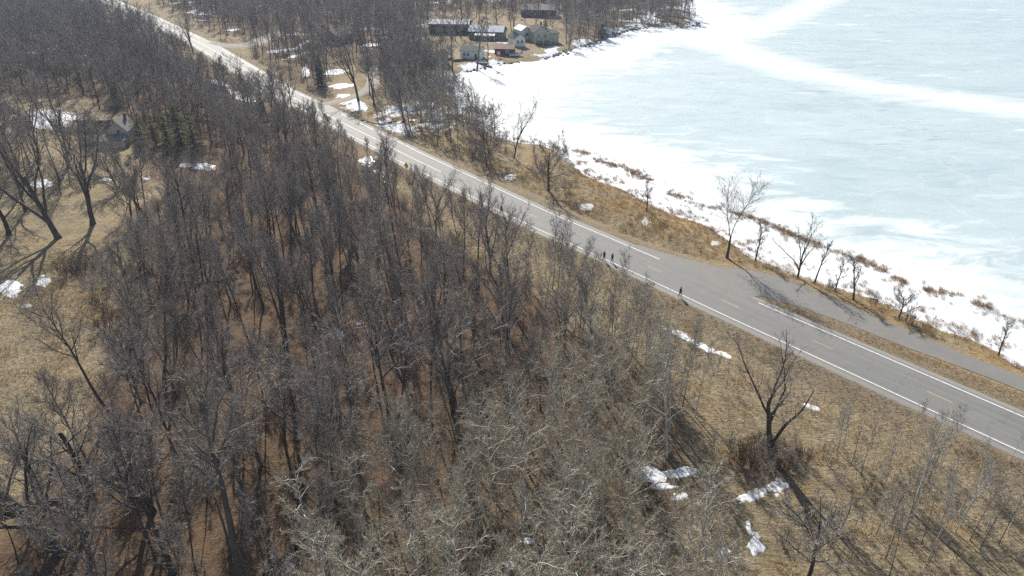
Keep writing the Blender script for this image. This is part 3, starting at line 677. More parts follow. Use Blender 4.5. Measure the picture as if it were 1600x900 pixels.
for i, (bx, by, tp, st, lab) in enumerate([(28, 262, 120, 'oak', 'spreading bare tree on the lawn left of the cottage, nearest the left edge'), (62, 248, 118, 'vase', 'upright bare tree on the lawn before the wide snowfield'), (108, 262, 125, 'vase', 'bare lawn tree between the snowfield and the cottage'),
        (150, 262, 150, 'oak', 'bare spreading tree just in front of the cottage wing'), (40, 330, 190, 'vase', 'bare forked tree between the old trees and the left edge'), (185, 300, 205, 'oak', 'low bare tree before the cottage porch'), (205, 335, 240, 'oak', 'twiggy bare tree right of the old twin trunks'), (5, 240, 110, 'oak', 'bare tree cut by the left edge beside the snowfield')]):
    solo(bx, by, tp, 16, own(980 + i, H=16, tr=.28, style=st, twig=.028, dens=1.3, spread=.95, tmat='twig_grey' if i % 2 else 'twig_dark'), lab)

# --- aspens: pale crowns at the bottom, thin stems along the verge and in the right-hand grass
AZ = np.array([(-17, 57), (-7, 60), (4, 66), (10, 75), (17, 75), (20.5, 66), (18.5, 57), (18, 46), (18, 33), (-17, 33)])
SNP = plist([(965, 728), (1100, 728), (1110, 860), (990, 860)])
ap = scatter(AZ, 78, 2.85, rg, lambda P: in_view(P) & (~inside(P, SNP) | (rg.random(len(P)) < .02)))
for i, p in enumerate(ap):
    k = int(rg.integers(4)); s = rg.uniform(.8, 1.16)
    place('aspen_tree', P_ASPEN[k], (p[0], p[1], zt(*p)), 'pale aspen with light twigs in the grove at the bottom centre', 'tree', 'pale aspens of the bottom grove', rg.random() * 6.28, s, tilt=.04)
    taken.append((p[0], p[1], 1.2))
vp = plist([(800, 425), (850, 440), (905, 470), (960, 520), (1010, 565), (1060, 610), (1095, 650), (1060, 668), (1000, 640), (940, 590), (880, 530), (830, 480)])
GAPS = [plist(q) for q in ([(934, 413), (970, 413), (958, 545), (922, 545)], [(773, 338), (797, 338), (797, 470), (772, 470)], [(1052, 466), (1076, 466), (1066, 580), (1040, 580)])]      # openings in the stems before the walkers
def ungapped(P): return ~np.any([inside(P, g) for g in GAPS], axis=0)
for p in scatter(vp, 46, 1.25, rg, ungapped):
    place('slender_aspen', P_POLE[int(rg.integers(3))], (p[0], p[1], zt(*p)), 'slender pale pole-like tree in the row along the verge before the walkers', 'tree', 'slender trees in a row along the verge', rg.normal(0, .5), rg.uniform(.85, 1.28), tilt=.035)
    taken.append((p[0], p[1], .8))
for (bx, by, s) in [(1330, 725, .55), (1345, 742, .62), (1362, 738, .5), (1378, 745, .66), (1318, 700, .45), (1300, 690, .5), (1395, 760, .6), (1285, 712, .4), (1455, 830, .75), (1470, 815, .7), (1492, 832, .85),
                    (1500, 822, .8), (1515, 845, .75), (1530, 860, .7), (1478, 850, .6), (1440, 850, .55), (1560, 850, .6), (1540, 830, .65), (1360, 880, .6), (1390, 900, .7)] + [(float(rg.uniform(1290, 1585)), float(rg.uniform(700, 880)), float(rg.uniform(.4, .85))) for _ in range(26)] + [(1120, 590, .35), (1136, 600, .35), (1108, 598, .35)]:
    p = G(bx, by)
    place('aspen_sapling', P_POLE[int(rg.integers(3))], p, 'thin pale sapling rising from the grass below the road on the right', 'sapling', 'saplings in the right-hand verge grass', rg.random() * 6.28, (s * 1.05, s * 1.05, s))
    taken.append((p.x, p.y, .6))
solo(1424, 800, 640, 12, own(970, H=12, tr=.12, style='pole', twig=.014, dens=.8, bmat='bark_aspen', tmat='twig_aspen'), 'white-barked twin birch-like stem standing tallest among the right-hand saplings', 'aspen_tree')

for p in scatter(plist([(-20, 232), (120, 236), (215, 262), (205, 330), (150, 322), (100, 305), (-20, 318)]), 15, 5.5, rg):
    place('bare_tree', P_WOOD[[2, 5, 8, 10, 1][int(rg.integers(5))]], (p[0], p[1], zt(*p)), 'bare twiggy tree scattered on the left lawn below the cottage', 'tree', 'trees scattered over the left lawn', rg.random() * 6.28, rg.uniform(.6, .95), tilt=.08)
    taken.append((p[0], p[1], 2.5))
# --- the wood
T_ = np.array(taken)
def free(P):
    r = np.ones(len(P), bool)
    for x, y, c in T_: r &= (P[:, 0] - x) ** 2 + (P[:, 1] - y) ** 2 > c * c
    r &= in_view(P) & (seg_dist(P, ROAD[::3]) > 9.5)
    dr_ = seg_dist(P, ROAD[::3]); r &= dr_ > 9.5 + 8 * sstep(170, 300, P[:, 1]) * (.55 + .8 * vnoise(P[:, 0] * .05, P[:, 1] * .05))
    hx, hy = plane(190, 225); r &= np.hypot(P[:, 0] - hx, P[:, 1] - hy) > 13
    r &= ~inside(P, plist([(200, 225), (345, 225), (372, 352), (240, 362), (200, 300)]))
    return r & ungapped(P) & ~inside(P, AZ) & ~inside(P, vp)
wp = scatter(WOOD, 860, 3.4, rg, free, 60)
wp = wp[np.argsort(np.hypot(wp[:, 0], wp[:, 1]))]
NT = 240
zz = ground_z(wp[:, 0], wp[:, 1])
for i in range(min(NT, len(wp))):
    p = wp[i]; s = rg.uniform(.6, 1.14) * (.68 + .32 * float(sstep(8, 32, seg_dist(p, ROAD[::3]))[0]))
    lab, grp = ('dark bare tree crowded among others in the near wood left of the aspen grove', 'trees of the near wood') if p[1] < 75 else ('bare dark-twigged tree in the middle depth of the wood left of the road', 'trees of the middle wood')
    place('bare_tree', P_WOOD[int(rg.integers(12))], (p[0], p[1], zz[i]), lab, 'tree', grp, rg.random() * 6.28, s, tilt=.05)
fw = wp[NT:]
HB = plane(532, 68); HS = plist([(704, 52), (762, 60), (738, 90), (789, 84), (807, 70), (817, 60), (842, 64), (842, 25), (670, 100)], .5)
lw = scatter(LAKEWOOD, 1000, 4.3, rg, lambda P: in_view(P) & (np.hypot(P[:, 0] - HB[0], P[:, 1] - HB[1]) > 13) & (seg_dist(P, DRIVE) > 6) & (seg_dist(P, ROAD[::3]) > 12) & (seg_dist(P, SIDE) > 6) & (sdist(P, LANDP) < -2), 60)
sh_ = scatter(plist([(570, 165), (700, 130), (735, 150), (790, 225), (760, 262), (690, 232), (620, 195)]), 120, 1.6, rg, lambda P: seg_dist(P, ROAD[::3]) > 10)
yd = scatter(plist([(655, 108), (655, 30), (740, 14), (880, 20), (884, 66), (800, 60), (720, 66), (700, 104)]), 46, 8.5, rg, lambda P: (sdist(P, LANDP) < -3) & np.array([min((p[0] - h[0]) ** 2 + (p[1] - h[1]) ** 2 for h in HS) > 81 for p in P]))
yd2 = scatter(plist([(575, 150), (600, 98), (640, 100), (705, 106), (712, 118), (690, 135), (640, 160)]), 60, 3.2, rg, lambda P: (seg_dist(P, ROAD[::3]) > 9) & (sdist(P, LANDP) < -.5))
yd = np.vstack([yd, yd2])
fa = np.vstack([fw, lw, yd, sh_]); fz = ground_z(fa[:, 0], fa[:, 1]); n = len(fa)
fz = np.maximum(fz, LZ)
P_FAR = [proto(make_tree(600 + i, H=[15, 16, 14, 16][i], tr=.2, style=['wood', 'vase', 'wood', 'oak'][i], twig=.042, dens=.7, spread=1.0, fine=2), M['bark_dark'], [M['twig_dark'], M['twig_grey']][i % 2]) for i in range(4)]
sc_ = rg.uniform(.6, 1.0, n); sc_[-len(sh_):] *= .85
gn_mass('far_woodland', np.column_stack([fa, fz]), P_FAR + P_POLE, np.where(np.arange(n) < n - len(sh_), rg.integers(0, 4, n), rg.integers(3, 7, n)), rg.random(n) * 6.28, sc_, 'mass of bare grey trees beyond the near wood and along the far shore', 'woodland')
# undergrowth of saplings and brush
up_ = scatter(WOOD, 1500, 1.5, rg, lambda P: in_view(P, 5) & (seg_dist(P, ROAD[::3]) > 9), 40)
us = scatter(plist([(560, 160), (700, 128), (745, 150), (800, 225), (880, 225), (905, 262), (860, 300), (770, 268), (690, 235), (600, 185)]), 130, 1.6, rg, lambda P: seg_dist(P, ROAD[::3]) > 8.5)
ux = scatter(plist([(880, 80), (1000, 20), (1085, 30), (1085, 40), (1030, 40), (930, 66), (895, 76)]), 120, 2.4, rg, lambda P: sdist(P, LANDP) < -.5)
ul = scatter(LAKEWOOD, 420, 2.6, rg, lambda P: in_view(P, 5) & (seg_dist(P, ROAD[::3]) > 9) & (seg_dist(P, DRIVE) > 5) & (np.hypot(P[:, 0] - HB[0], P[:, 1] - HB[1]) > 9) & (sdist(P, LANDP) < -1), 40)
ub = scatter(plist([(1130, 700), (1190, 680), (1255, 690), (1262, 735), (1215, 752), (1140, 752)]), 34, .9, rg)
uc = scatter(plist([(1290, 690), (1420, 740), (1620, 800), (1620, 930), (1300, 930), (1240, 860), (1100, 800), (1100, 700)]), 75, 1.3, rg)
ub = np.vstack([ub, scatter(plist([(95, 425), (150, 395), (212, 400), (222, 500), (190, 560), (140, 540), (150, 470)]), 55, 1.2, rg)])
ua = np.vstack([up_, us, ux, ul, uc, ub]); n = len(ua)
gn_mass('undergrowth', np.column_stack([ua, np.maximum(ground_z(ua[:, 0], ua[:, 1]), LZ)]), P_SAP + P_BUSH, np.where(np.arange(n) < n - len(ub), rg.choice(6, n, p=[.26, .24, .2, .1, .1, .1]), rg.choice([3, 3, 4], n)), rg.random(n) * 6.28, rg.uniform(.5, 1.15, n) * np.where((np.arange(n) >= n - len(ub) - len(uc)) & (np.arange(n) < n - len(ub)), .55, np.where(np.arange(n) >= n - len(ub), .62, 1)), 'tangled saplings and brush under the bare trees', 'undergrowth')

# --- bushes one can count
for i, (bx, by, s, k, lab) in enumerate([
    (758, 258, 1.6, 1, 'big dark rounded bush by the road above the lone walker'), (735, 246, 1.3, 1, 'dark bush just left of the big rounded roadside bush'),
    (885, 300, 1.2, 2, 'grey twiggy bush beside the round-crowned dark tree'), (1192, 718, 1.0, 1, 'dark brush at the foot of the many-stemmed verge tree'),
    (1222, 715, 1.1, 2, 'grey brush right of the foot of the many-stemmed verge tree'), (1165, 735, .9, 0, 'reddish bush left below the many-stemmed verge tree'),
    (395, 85, 1.6, 1, 'dark bush at the side-lane junction'), (1045, 45, 1.5, 0, 'reddish bush at the tip of the wooded point'), (1075, 42, 1.2, 0, 'brown bush furthest out on the wooded point'),
    (140, 462, 1.2, 1, 'dark bush by the fallen grass at the left field'), (168, 515, 1.3, 0, 'rusty bush at the wood edge by the left field'), (100, 432, 1.1, 0, 'orange-brown bush beside the two small snow patches'),
    (1298, 452, .7, 0, 'reddish bush on the bank by the small halfway tree'), (1365, 478, .8, 0, 'brown bush on the bank left of the wide-spreading tree'), (1420, 505, .9, 0, 'brown bush on the bank right of the wide-spreading tree')]):
    p = G(bx, by); place('bush', P_BUSH[k], p, lab, 'bush', None, rg.random() * 6.28, s, ('stem_cluster', 'twigs'))

# --- conifers
def cplace(bx, by, top, H, rad, label, blue=False, seed=0, pine=False):
    a, c_ = conifer(700 + seed, H, rad); a.materials.append(M['bark_dark']); c_.materials.append(M['needles_blue' if blue else 'needles'])
    p = G(bx, by); h = height_for(p.x, p.y, top) - p.z
    place('spruce_tree', (a, c_), p, label, 'conifer', None, seed * 1.3, h / H)
for i, q in enumerate([(222, 226, 172, 9, 2.6, 'yellow-green evergreen closest to the cottage gable'), (243, 228, 176, 9, 2.3, 'second evergreen from the cottage, in the dark green row'),
    (264, 230, 165, 10, 2.4, 'tall dark evergreen in the middle of the row by the cottage'), (285, 233, 160, 10, 2.6, 'dark broad evergreen, fourth in the row by the cottage'), (306, 238, 172, 9, 2.4, 'last dark evergreen at the right end of the row by the cottage'),
    (187, 168, 118, 11, 2.8, 'grey-green evergreen behind the cottage'), (275, 172, 135, 9, 2.0, 'rusty-green evergreen behind the dark row'), (372, 195, 160, 8, 2.0, 'dark evergreen between the cottage and the road'),
    (560, 62, 2, 14, 2.8, 'tall green pine behind the grey barn'), (618, 55, 0, 13, 2.8, 'dark green pine left of the snowy lawn'), (600, 60, 8, 12, 2.6, 'green pine right of the grey barn'), (852, 44, 16, 9, 2.0, 'green evergreen behind the pale green cottage'), (940, 60, 18, 9, 2.6, 'dark evergreen beside the white shore shed')]):
    cplace(*q, seed=i)
cplace(502, 134, 86, 8, 2.0, 'dark blue-green spruce beside the driveway', True, 20)
cplace(407, 172, 145, 5, 1.3, 'small dark spruce left of the road', True, 21)
cplace(598, 106, 80, 6, 1.6, 'teal spruce among the bare trees above the driveway', True, 22)

# --- fallen trunks
for (a, e, r, lab) in [((412, 905), (532, 788), .38, 'thick fallen trunk lying slantwise at the bottom of the wood'), ((612, 548), (700, 522), .30, 'fallen dark trunk in the middle of the wood'),
                       ((0, 806), (145, 768), .34, 'fallen dark trunk at the field edge in the bottom left'), ((305, 448), (372, 436), .26, 'fallen trunk beside the wood clearing at left centre')]:
    A = G(*a); B = G(*e); n_ = 9; pts = []; d = (B - A)
    for k in range(n_):
        t = k / (n_ - 1); q = A.lerp(B, t); pts.append((q.x + random.Random(k).uniform(-.12, .12), q.y, zt(q.x, q.y) + r * .75 + .12 * math.sin(k * 1.3)))
    o = empty('fallen_trunk', A); tag(o, lab, 'log'); mb = MB(); mb.tube([np.array(p) - np.array(A) for p in pts], np.linspace(r, r * .55, n_), 9); mb.build('stem', M['dead_wood'], o, True)
    for k in (3, 5, 7):
        mb = MB(); s0 = np.array(pts[k]) - np.array(A); sd_ = np.array([random.Random(k).uniform(-1, 1), random.Random(k + 9).uniform(-1, 1), .9]); mb.tube([s0, s0 + sd_ * .7, s0 + sd_ * 1.3 + np.array([.2, 0, .2])], [.09, .06, .02], 5); mb.build('branch_stub', M['dead_wood'], o, True)

# ------------------------------------------------------------------ grass and reeds
def tuft(seed, n, h, w, spread, flop):
    rg_ = np.random.default_rng(seed); V = []
    for i in range(n):
        a = rg_.random() * 6.28; r = rg_.random() ** .5 * spread; p = np.array([math.cos(a) * r, math.sin(a) * r, -.03]); b_ = rg_.random() * 6.28
        s = np.array([math.cos(b_), math.sin(b_), 0]) * w; hh = h * rg_.uniform(.55, 1.1); l = np.array([math.cos(a), math.sin(a), 0]) * hh * flop * rg_.uniform(.3, 1.3)
        mid = p + l * .4 + np.array([0, 0, hh * .7]); V += [p - s, p + s, mid + s * .6, p - s, mid + s * .6, mid - s * .6, mid - s * .6, mid + s * .6, p + l + np.array([0, 0, hh])]
    V = np.array(V); return mesh_arrays('tuft', V, [np.arange(len(V)).reshape(-1, 3)])
def straw(name, a, b_, tint): 
    m = bark(name, a, b_, .7, 1.5, tint); return m
M['straw'] = straw('straw', (.38, .305, .19), (.62, .52, .35), (.34, .27, .165)); M['straw_gold'] = straw('straw_gold', (.46, .33, .16), (.70, .53, .28), (.46, .28, .12)); M['reed'] = straw('reed', (.38, .26, .16), (.60, .46, .31), (.46, .27, .12))
def tufts(mt, *spec):
    r = []
    for s in spec:
        me = tuft(*s); me.materials.append(mt); r.append((me,))
    return r
TG = tufts(M['straw'], (1, 26, .34, .014, .22, 1.0), (2, 30, .26, .014, .30, 1.3)); TO = tufts(M['straw_gold'], (3, 36, .6, .018, .42, 1.0), (4, 34, .42, .018, .50, 1.5)); TR = tufts(M['reed'], (5, 40, .9, .018, .45, .55), (6, 34, .65, .018, .55, .9))
def no_road(P): return (seg_dist(P, ROAD[::3]) > 5.3) & (sdist(P, PULL) > .35)
VERGE = plist([(560, 235), (640, 268), (760, 325), (900, 388), (1060, 462), (1200, 528), (1400, 618), (1640, 728), (1700, 960), (1090, 960), (1085, 655), (1030, 585), (950, 525), (850, 455), (740, 400), (650, 325)])
g1 = scatter(VERGE, 9000, .42, rg, no_road, 8)
g2 = scatter(plist([(-60, 470), (60, 380), (150, 400), (180, 480), (110, 590), (60, 690), (-60, 720)]), 2600, .5, rg, None, 8)
g4 = scatter(plist([(1184, 466), (1300, 500), (1600, 616), (1640, 632), (1640, 660), (1600, 640), (1319, 527), (1225, 484)]), 900, .5, rg, no_road, 12)
g5 = scatter(plist([(30, 520), (70, 420), (150, 380), (205, 420), (215, 520), (150, 610), (60, 600)]), 700, .9, rg, lambda P: fbm(P[:, 0] * .16, P[:, 1] * .16, 3) > .52, 12)
ga = np.vstack([g1, g2, g4, g5]); n = len(ga); lum = fbm(ga[:, 0] * .35, ga[:, 1] * .35, 3)
cl = rg.random(n) < .35 + 0 * lum
gn_mass('dry_grass', np.column_stack([ga, ground_z(ga[:, 0], ga[:, 1])]), TG + TO[1:], np.where(((lum > .60) & cl) | (np.arange(n) >= n - len(g5)), 2, rg.integers(0, 2, n)), rg.random(n) * 6.28, rg.uniform(.6, 1.1, n) * (.2 + 1.35 * lum) * np.where(np.arange(n) >= n - len(g5), 1.35, 1), 'matted tan grass on the verges and the left field', 'grass')
BZ = plist([(560, 170), (640, 208), (720, 245), (800, 283), (905, 330), (1010, 378), (1110, 408), (1150, 414), (1240, 438), (1340, 480), (1452, 527), (1600, 586), (1700, 625), (1700, 612), (1600, 568), (1573, 552), (1516, 527), (1467, 513), (1427, 488), (1378, 466), (1331, 452), (1285, 438), (1239, 424), (1193, 405), (1150, 382), (1123, 360), (1100, 348), (1059, 334), (1023, 320), (997, 305), (962, 288), (918, 275), (895, 258), (820, 262), (740, 240), (640, 190)], -.6)
o1 = scatter(BZ, 3800, .5, rg, lambda P: no_road(P) & (sdist(P, LANDP) < .5), 14)
oz = np.maximum(ground_z(o1[:, 0], o1[:, 1]), LZ); n = len(o1); lum = fbm(o1[:, 0] * .2, o1[:, 1] * .2, 3); dd = -sdist(o1, LANDP)
k_ = np.where(dd < 2.5, 2 + rg.integers(0, 2, n), rg.integers(0, 2, n))
ds_ = seg_dist(o1, ROAD[::3])
gn_mass('bank_grass', np.column_stack([o1, oz]), TO + TR, k_, rg.random(n) * 6.28, rg.uniform(.5, 1.05, n) * (.35 + 1.15 * lum) * np.clip((ds_ - 4.5) / 5, .35, 1), 'orange and tan grass on the bank between road and lake', 'grass')
rl = along(REED, .22); rl = np.vstack([rl + rg.normal(0, 1.5, rl.shape), rl + rg.normal(0, .8, rl.shape), rl + rg.normal(0, .6, rl.shape)]); kp = fbm(rl[:, 0] * .35, rl[:, 1] * .35, 4) > .36 + .16 * rg.random(len(rl)); rl = rl[kp]
rl2 = along(BANK[:24], .16); rl2 = rl2 + np.abs(rg.normal(0, 2.0, (len(rl2), 1))) * [.55, .83] + rg.normal(0, .5, rl2.shape); rl2 = rl2[fbm(rl2[:, 0] * .3 + 4, rl2[:, 1] * .3, 3) > .40 + .16 * rg.random(len(rl2))]
rr = np.vstack([rl, rl2]); n = len(rr)
gn_mass('reed_bed', np.column_stack([rr, np.full(n, LZ)]), TR, rg.integers(0, 2, n), rg.random(n) * 6.28, rg.uniform(.35, .95, n), 'brown reeds in broken lines through the shore snow', 'reeds')

# ------------------------------------------------------------------ snow patches
m, nt, b = mat('old_snow', .8, .3); n_ = noise(nt, coords(nt, 'Object'), 1.4, 5, .65)
nt.links.new(ramp(nt, n_, [(.28, (.42, .42, .41)), (.45, (.62, .64, .66)), (.65, (.78, .80, .82))]), b.inputs['Base Color']); bump(nt, b, n_, .5, .08); M['snow'] = m
M['ice'] = simple('puddle_ice', (.30, .33, .45), .3, .15, .8, .5)
def snow(i, px, py, hw, hh, label, rot=0., mt='snow', name='snow_patch'):
    """thin snow sheet; its ragged outline is where it dips under the ground"""
    c0 = G(px, py); cr, sr = math.cos(rot), math.sin(rot); nu = int(np.clip(hw * 3, 20, 60)); nv = int(np.clip(hh * 3.4, 16, 38))
    U_, W_ = np.meshgrid(np.linspace(-1.45, 1.45, nu), np.linspace(-1.45, 1.45, nv)); u = U_.ravel(); w = W_.ravel()
    P = np.array([plane(px + a * hw * cr - b_ * hh * sr, py + a * hw * sr + b_ * hh * cr, c0.z) for a, b_ in zip(u, w)])
    f = 1.0 - (u * u + w * w) ** .75 + 1.5 * (fbm(u * 1.6 + i * 5.3, w * 1.6 + i, 2) - .5) + 1.1 * (fbm(P[:, 0] * .9, P[:, 1] * .9, 4) - .5) + 1.0 * (fbm(P[:, 0] * 2.6, P[:, 1] * 2.6, 2) - .5)
    z = ground_z(P[:, 0], P[:, 1]) + np.clip(f * .13, -.09, .05); V = np.column_stack([P - [c0.x, c0.y], z - c0.z])
    ix = np.arange(len(u)).reshape(nv, nu); F = np.stack([ix[:-1, :-1], ix[:-1, 1:], ix[1:, 1:], ix[1:, :-1]], -1).reshape(-1, 4)
    F = F[(f[F] > -.45).any(1)]; used, inv = np.unique(F, return_inverse=True); F = inv.reshape(-1, 4)
    me = mesh_arrays('snow_patch', V[used], [F], True)
    if sum(p.normal.z for p in me.polygons) < 0: me.flip_normals()
    o = link(name, me, M[mt]); o.location = c0; tag(o, label, 'snow' if mt == 'snow' else 'ice', 'snow patches left on the ground'); return o
for i, q in enumerate([
    (1062, 521, 24, 6, 'narrow snow strip in the ditch, its end nearest the walker in dark red', .48), (1097, 540, 26, 6, 'narrow snow strip in the ditch, middle piece below the road', .42), (1132, 554, 12, 5, 'small snow piece at the right end of the ditch strip', .3),
    (1012, 740, 28, 13, 'largest snow patch among the pale aspens', 0), (1058, 739, 32, 7, 'long thin snow patch touching the right of the largest aspen-grove patch', -.08), (1034, 760, 22, 5, 'thin snow streak just below the largest aspen-grove patch', 0), (1062, 775, 12, 6, 'small snow lump right below the aspen-grove patches', 0), (908, 771, 20, 6, 'snow streak left of the aspen-grove patches', -.2),
    (1214, 762, 18, 11, 'snow patch below the dark many-stemmed verge tree, right-hand piece', -.3), (1176, 773, 26, 8, 'snow patch below the dark many-stemmed verge tree, left-hand piece', -.3), (1183, 850, 12, 16, 'upright snow patch in the grass near the bottom right', -.2), (1170, 824, 4, 10, 'thin upright snow sliver above the upright patch near the bottom', -.2), (1268, 636, 12, 4, 'tiny bright snow patch in the verge grass below the road', .35),
    (822, 845, 10, 6, 'small snow patch deep in the bottom aspens, upper piece', 0), (796, 882, 8, 6, 'small snow patch at the bottom edge under the aspens', 0), (1130, 862, 9, 5, 'small snow patch left of the upright patch at the bottom', 0),
    (523, 522, 13, 5, 'small snow patch in the middle of the dark wood', -.2), (563, 505, 5, 3, 'tiny snow spot right of the mid-wood patch', 0), (16, 450, 20, 13, 'ragged snow patch at the left edge of the field', 0), (66, 440, 13, 8, 'small snow patch on the left field beside the ragged one', -.2), (42, 478, 9, 3, 'thin snow spot below the two left-field patches', -.2),
    (75, 184, 42, 14, 'wide snowfield on the lawn left of the cottage', 0), (66, 287, 16, 6, 'snow patch under the old trees left', -.1), (166, 281, 9, 2, 'thin snow streak behind the old twin trunks', 0), (228, 279, 7, 2, 'short thin snow streak before the evergreen row', 0), (322, 263, 12, 3, 'bright snow streak on the bluish ditch ice', 0), (286, 259, 6, 3, 'small snow spot left of the bluish ditch ice', 0),
    (134, 18, 15, 5, 'snow patch beside the far bend of the road, upper piece', 0), (132, 28, 9, 4, 'snow patch beside the far bend of the road, lower piece', 0), (346, 131, 16, 4, 'snow strip left of the road opposite the side lane', .2), (378, 151, 24, 8, 'larger snow strip left of the road', .25),
    (548, 162, 22, 9, 'bright snow patch at the roadside by the driveway mouth', .35), (522, 113, 18, 4, 'snow strip across the driveway, upper one', -.1), (531, 134, 18, 4, 'snow strip across the driveway, lower one', -.05), (478, 112, 6, 7, 'snow patch left of the driveway spruce', 0),
    (594, 271, 13, 4, 'broken snow strip near the yellow road sign', .55), (606, 285, 7, 4, 'small snow piece at the lower end of the strip by the yellow sign', .4), (575, 258, 9, 3, 'snow rim below the lavender ice puddle', 0),
    (916, 323, 11, 4, 'small snow patch between the road and orange shore grass', .1), (796, 277, 9, 3, 'small snow patch by the road below the dark rounded bush', .2), (1008, 345, 4, 7, 'small snow spot at the foot of the small shore tree', 0), (1118, 380, 7, 4, 'snow spot left of the two-stemmed tree', 0),
    (650, 58, 12, 4, 'snow streak on the lawn left of the long brown house', .3)]):
    snow(i, *q)
snow(90, 573, 251, 14, 5, 'lavender ice puddle in the ditch left of the road', .05, 'ice', 'ice_puddle')
snow(91, 305, 258, 26, 4, 'bluish frozen ditch water in the wood below the evergreen row', 0, 'ice', 'ice_puddle')

# ------------------------------------------------------------------ houses
M['cream'] = simple('cream_siding', (.56, .53, .43), .8, .08, 1.5); M['white'] = simple('white_siding', (.74, .74, .71), .75, .06, 1.5); M['brown'] = simple('brown_siding', (.075, .055, .045), .85, .25, 1.5, .2, (3, 3, .3))
M['greygreen'] = simple('grey_green_siding', (.17, .20, .175), .85, .12, 1.5); M['palegreen'] = simple('pale_green_siding', (.42, .43, .32), .85, .08, 1.5); M['batten'] = simple('grey_batten', (.19, .18, .17), .85, .3, 1.5, .2, (6, 6, .2)); M['maroon'] = simple('maroon_metal', (.15, .035, .03), .6, .2, 1.0)
M['roof_dark'] = simple('dark_shingle', (.055, .055, .06), .9, .3, 3.0, .2, (1, 1, 1), .02); M['roof_grey'] = simple('grey_shingle', (.20, .20, .195), .9, .2, 3.0, .2, (1, 1, 1), .02); M['roof_green'] = simple('grey_green_shingle', (.135, .15, .145), .9, .2, 3.0); M['trim'] = simple('white_trim', (.75, .75, .73), .6, .05)
M['glass'] = simple('window_glass', (.03, .035, .045), .12, .2, .6, .6); M['door'] = simple('door_paint', (.14, .06, .04), .6, .15); M['brick'] = simple('chimney_brick', (.22, .10, .07), .9, .35, 5.0)
M['blue'] = simple('blue_paint', (.05, .12, .26), .6, .2); M['deck'] = simple('grey_deck', (.22, .20, .17), .9, .3, 2.0, .2, (.3, 3, 1)); M['rock'] = simple('shore_rock', (.19, .175, .16), .95, .5, 1.5, .15, (1, 1, 1), .1); M['snow_roof'] = M['snow']
def window(root, wall, x, z, w, h, off):
    """framed window on a wall: 'front' (-y), 'right' (+x), 'left' (-x) at distance off"""
    if wall == 'front': B = lambda mb, a, c, e, f, d0, d1: mb.box(a, c, -off - d1, -off - d0, e, f)
    elif wall == 'right': B = lambda mb, a, c, e, f, d0, d1: mb.box(off + d0, off + d1, a, c, e, f)
    else: B = lambda mb, a, c, e, f, d0, d1: mb.box(-off - d1, -off - d0, a, c, e, f)
    mb = MB(); t = .11
    for (a, c, e, f) in ((x - w/2 - t, x - w/2, z - h/2 - t, z + h/2 + t), (x + w/2, x + w/2 + t, z - h/2 - t, z + h/2 + t), (x - w/2, x + w/2, z - h/2 - t, z - h/2), (x - w/2, x + w/2, z + h/2, z + h/2 + t), (x - .03, x + .03, z - h/2, z + h/2)): B(mb, a, c, e, f, -.03, .06)
    wo_ = mb.build('window', M['trim'], root); mb = MB(); B(mb, x - w/2 + .002, x + w/2 - .002, z - h/2 + .002, z + h/2 - .002, -.02, .02); mb.build('pane', M['glass'], wo_)
def house(name, px, py, w, d, h, rise, ridge, wallm, roofm, label, rz=0., z=None, snow_side=None, wins=(), door=None, chimney=None, eave=.35, cat='house', snow_cover=1.0, steps=False):
    """gabled house: w along x (front faces the camera, -y), d along y, ridge 'x' or 'y'"""
    p = G(px, py)
    if z is not None: p = Vector((*plane(px, py, z), z))
    root = empty(name, p, rz); tag(root, label, cat)
    X, Y = w / 2, d / 2; mb = MB()
    if ridge == 'y': mb.prism([(-X, -1), (X, -1), (X, h), (0, h + rise), (-X, h)], 'y', -Y, Y)
    else: mb.prism([(-Y, -1), (Y, -1), (Y, h), (0, h + rise), (-Y, h)], 'x', -X, X)
    mb.build('wall', wallm, root)
    half, length = (X, Y) if ridge == 'y' else (Y, X); t = .16; e = eave; sl = rise / half
    mb = MB(); mb.prism([(-half - e, h - e * sl + .01), (0, h + rise + .01), (half + e, h - e * sl + .01), (half + e, h - e * sl + t), (0, h + rise + t + .03), (-half - e, h - e * sl + t)], ridge, -length - e, length + e)
    roof = mb.build('roof', roofm, root)
    for s in snow_side or ():
        u0, u1 = (.04, .04 + .9 * snow_cover); q = [(s * (half + e) * u, h + rise + .03 + t - (rise + e * sl + .0) * u * (half + e) / (half + e) + .0) for u in (u0, u1)]
        mb = MB(); mb.prism([(q[0][0], q[0][1] + .01), (q[1][0], q[1][1] + .01), (q[1][0], q[1][1] + .10), (q[0][0], q[0][1] + .16)], ridge, -length - e + .15, length + e - .2); mb.build('roof_snow', M['snow'], roof)
    if chimney:
        cx, cy = chimney; mb = MB(); mb.box(cx - .35, cx + .35, cy - .35, cy + .35, h, h + rise + .9); mb.build('chimney', M['brick'], roof)
    for wl in wins:
        window(root, wl[0], wl[1], wl[2], wl[3], wl[4], Y if wl[0] == 'front' else X)
    if door:
        x0 = door; mb = MB(); mb.box(x0 - .48, x0 + .48, -Y - .06, -Y + .03, -.1, 2.05); dr = mb.build('door', M['door'], root); mb = MB(); mb.box(x0 + .30, x0 + .38, -Y - .11, -Y - .062, .95, 1.05); mb.build('handle', M['trim'], dr)
    return root
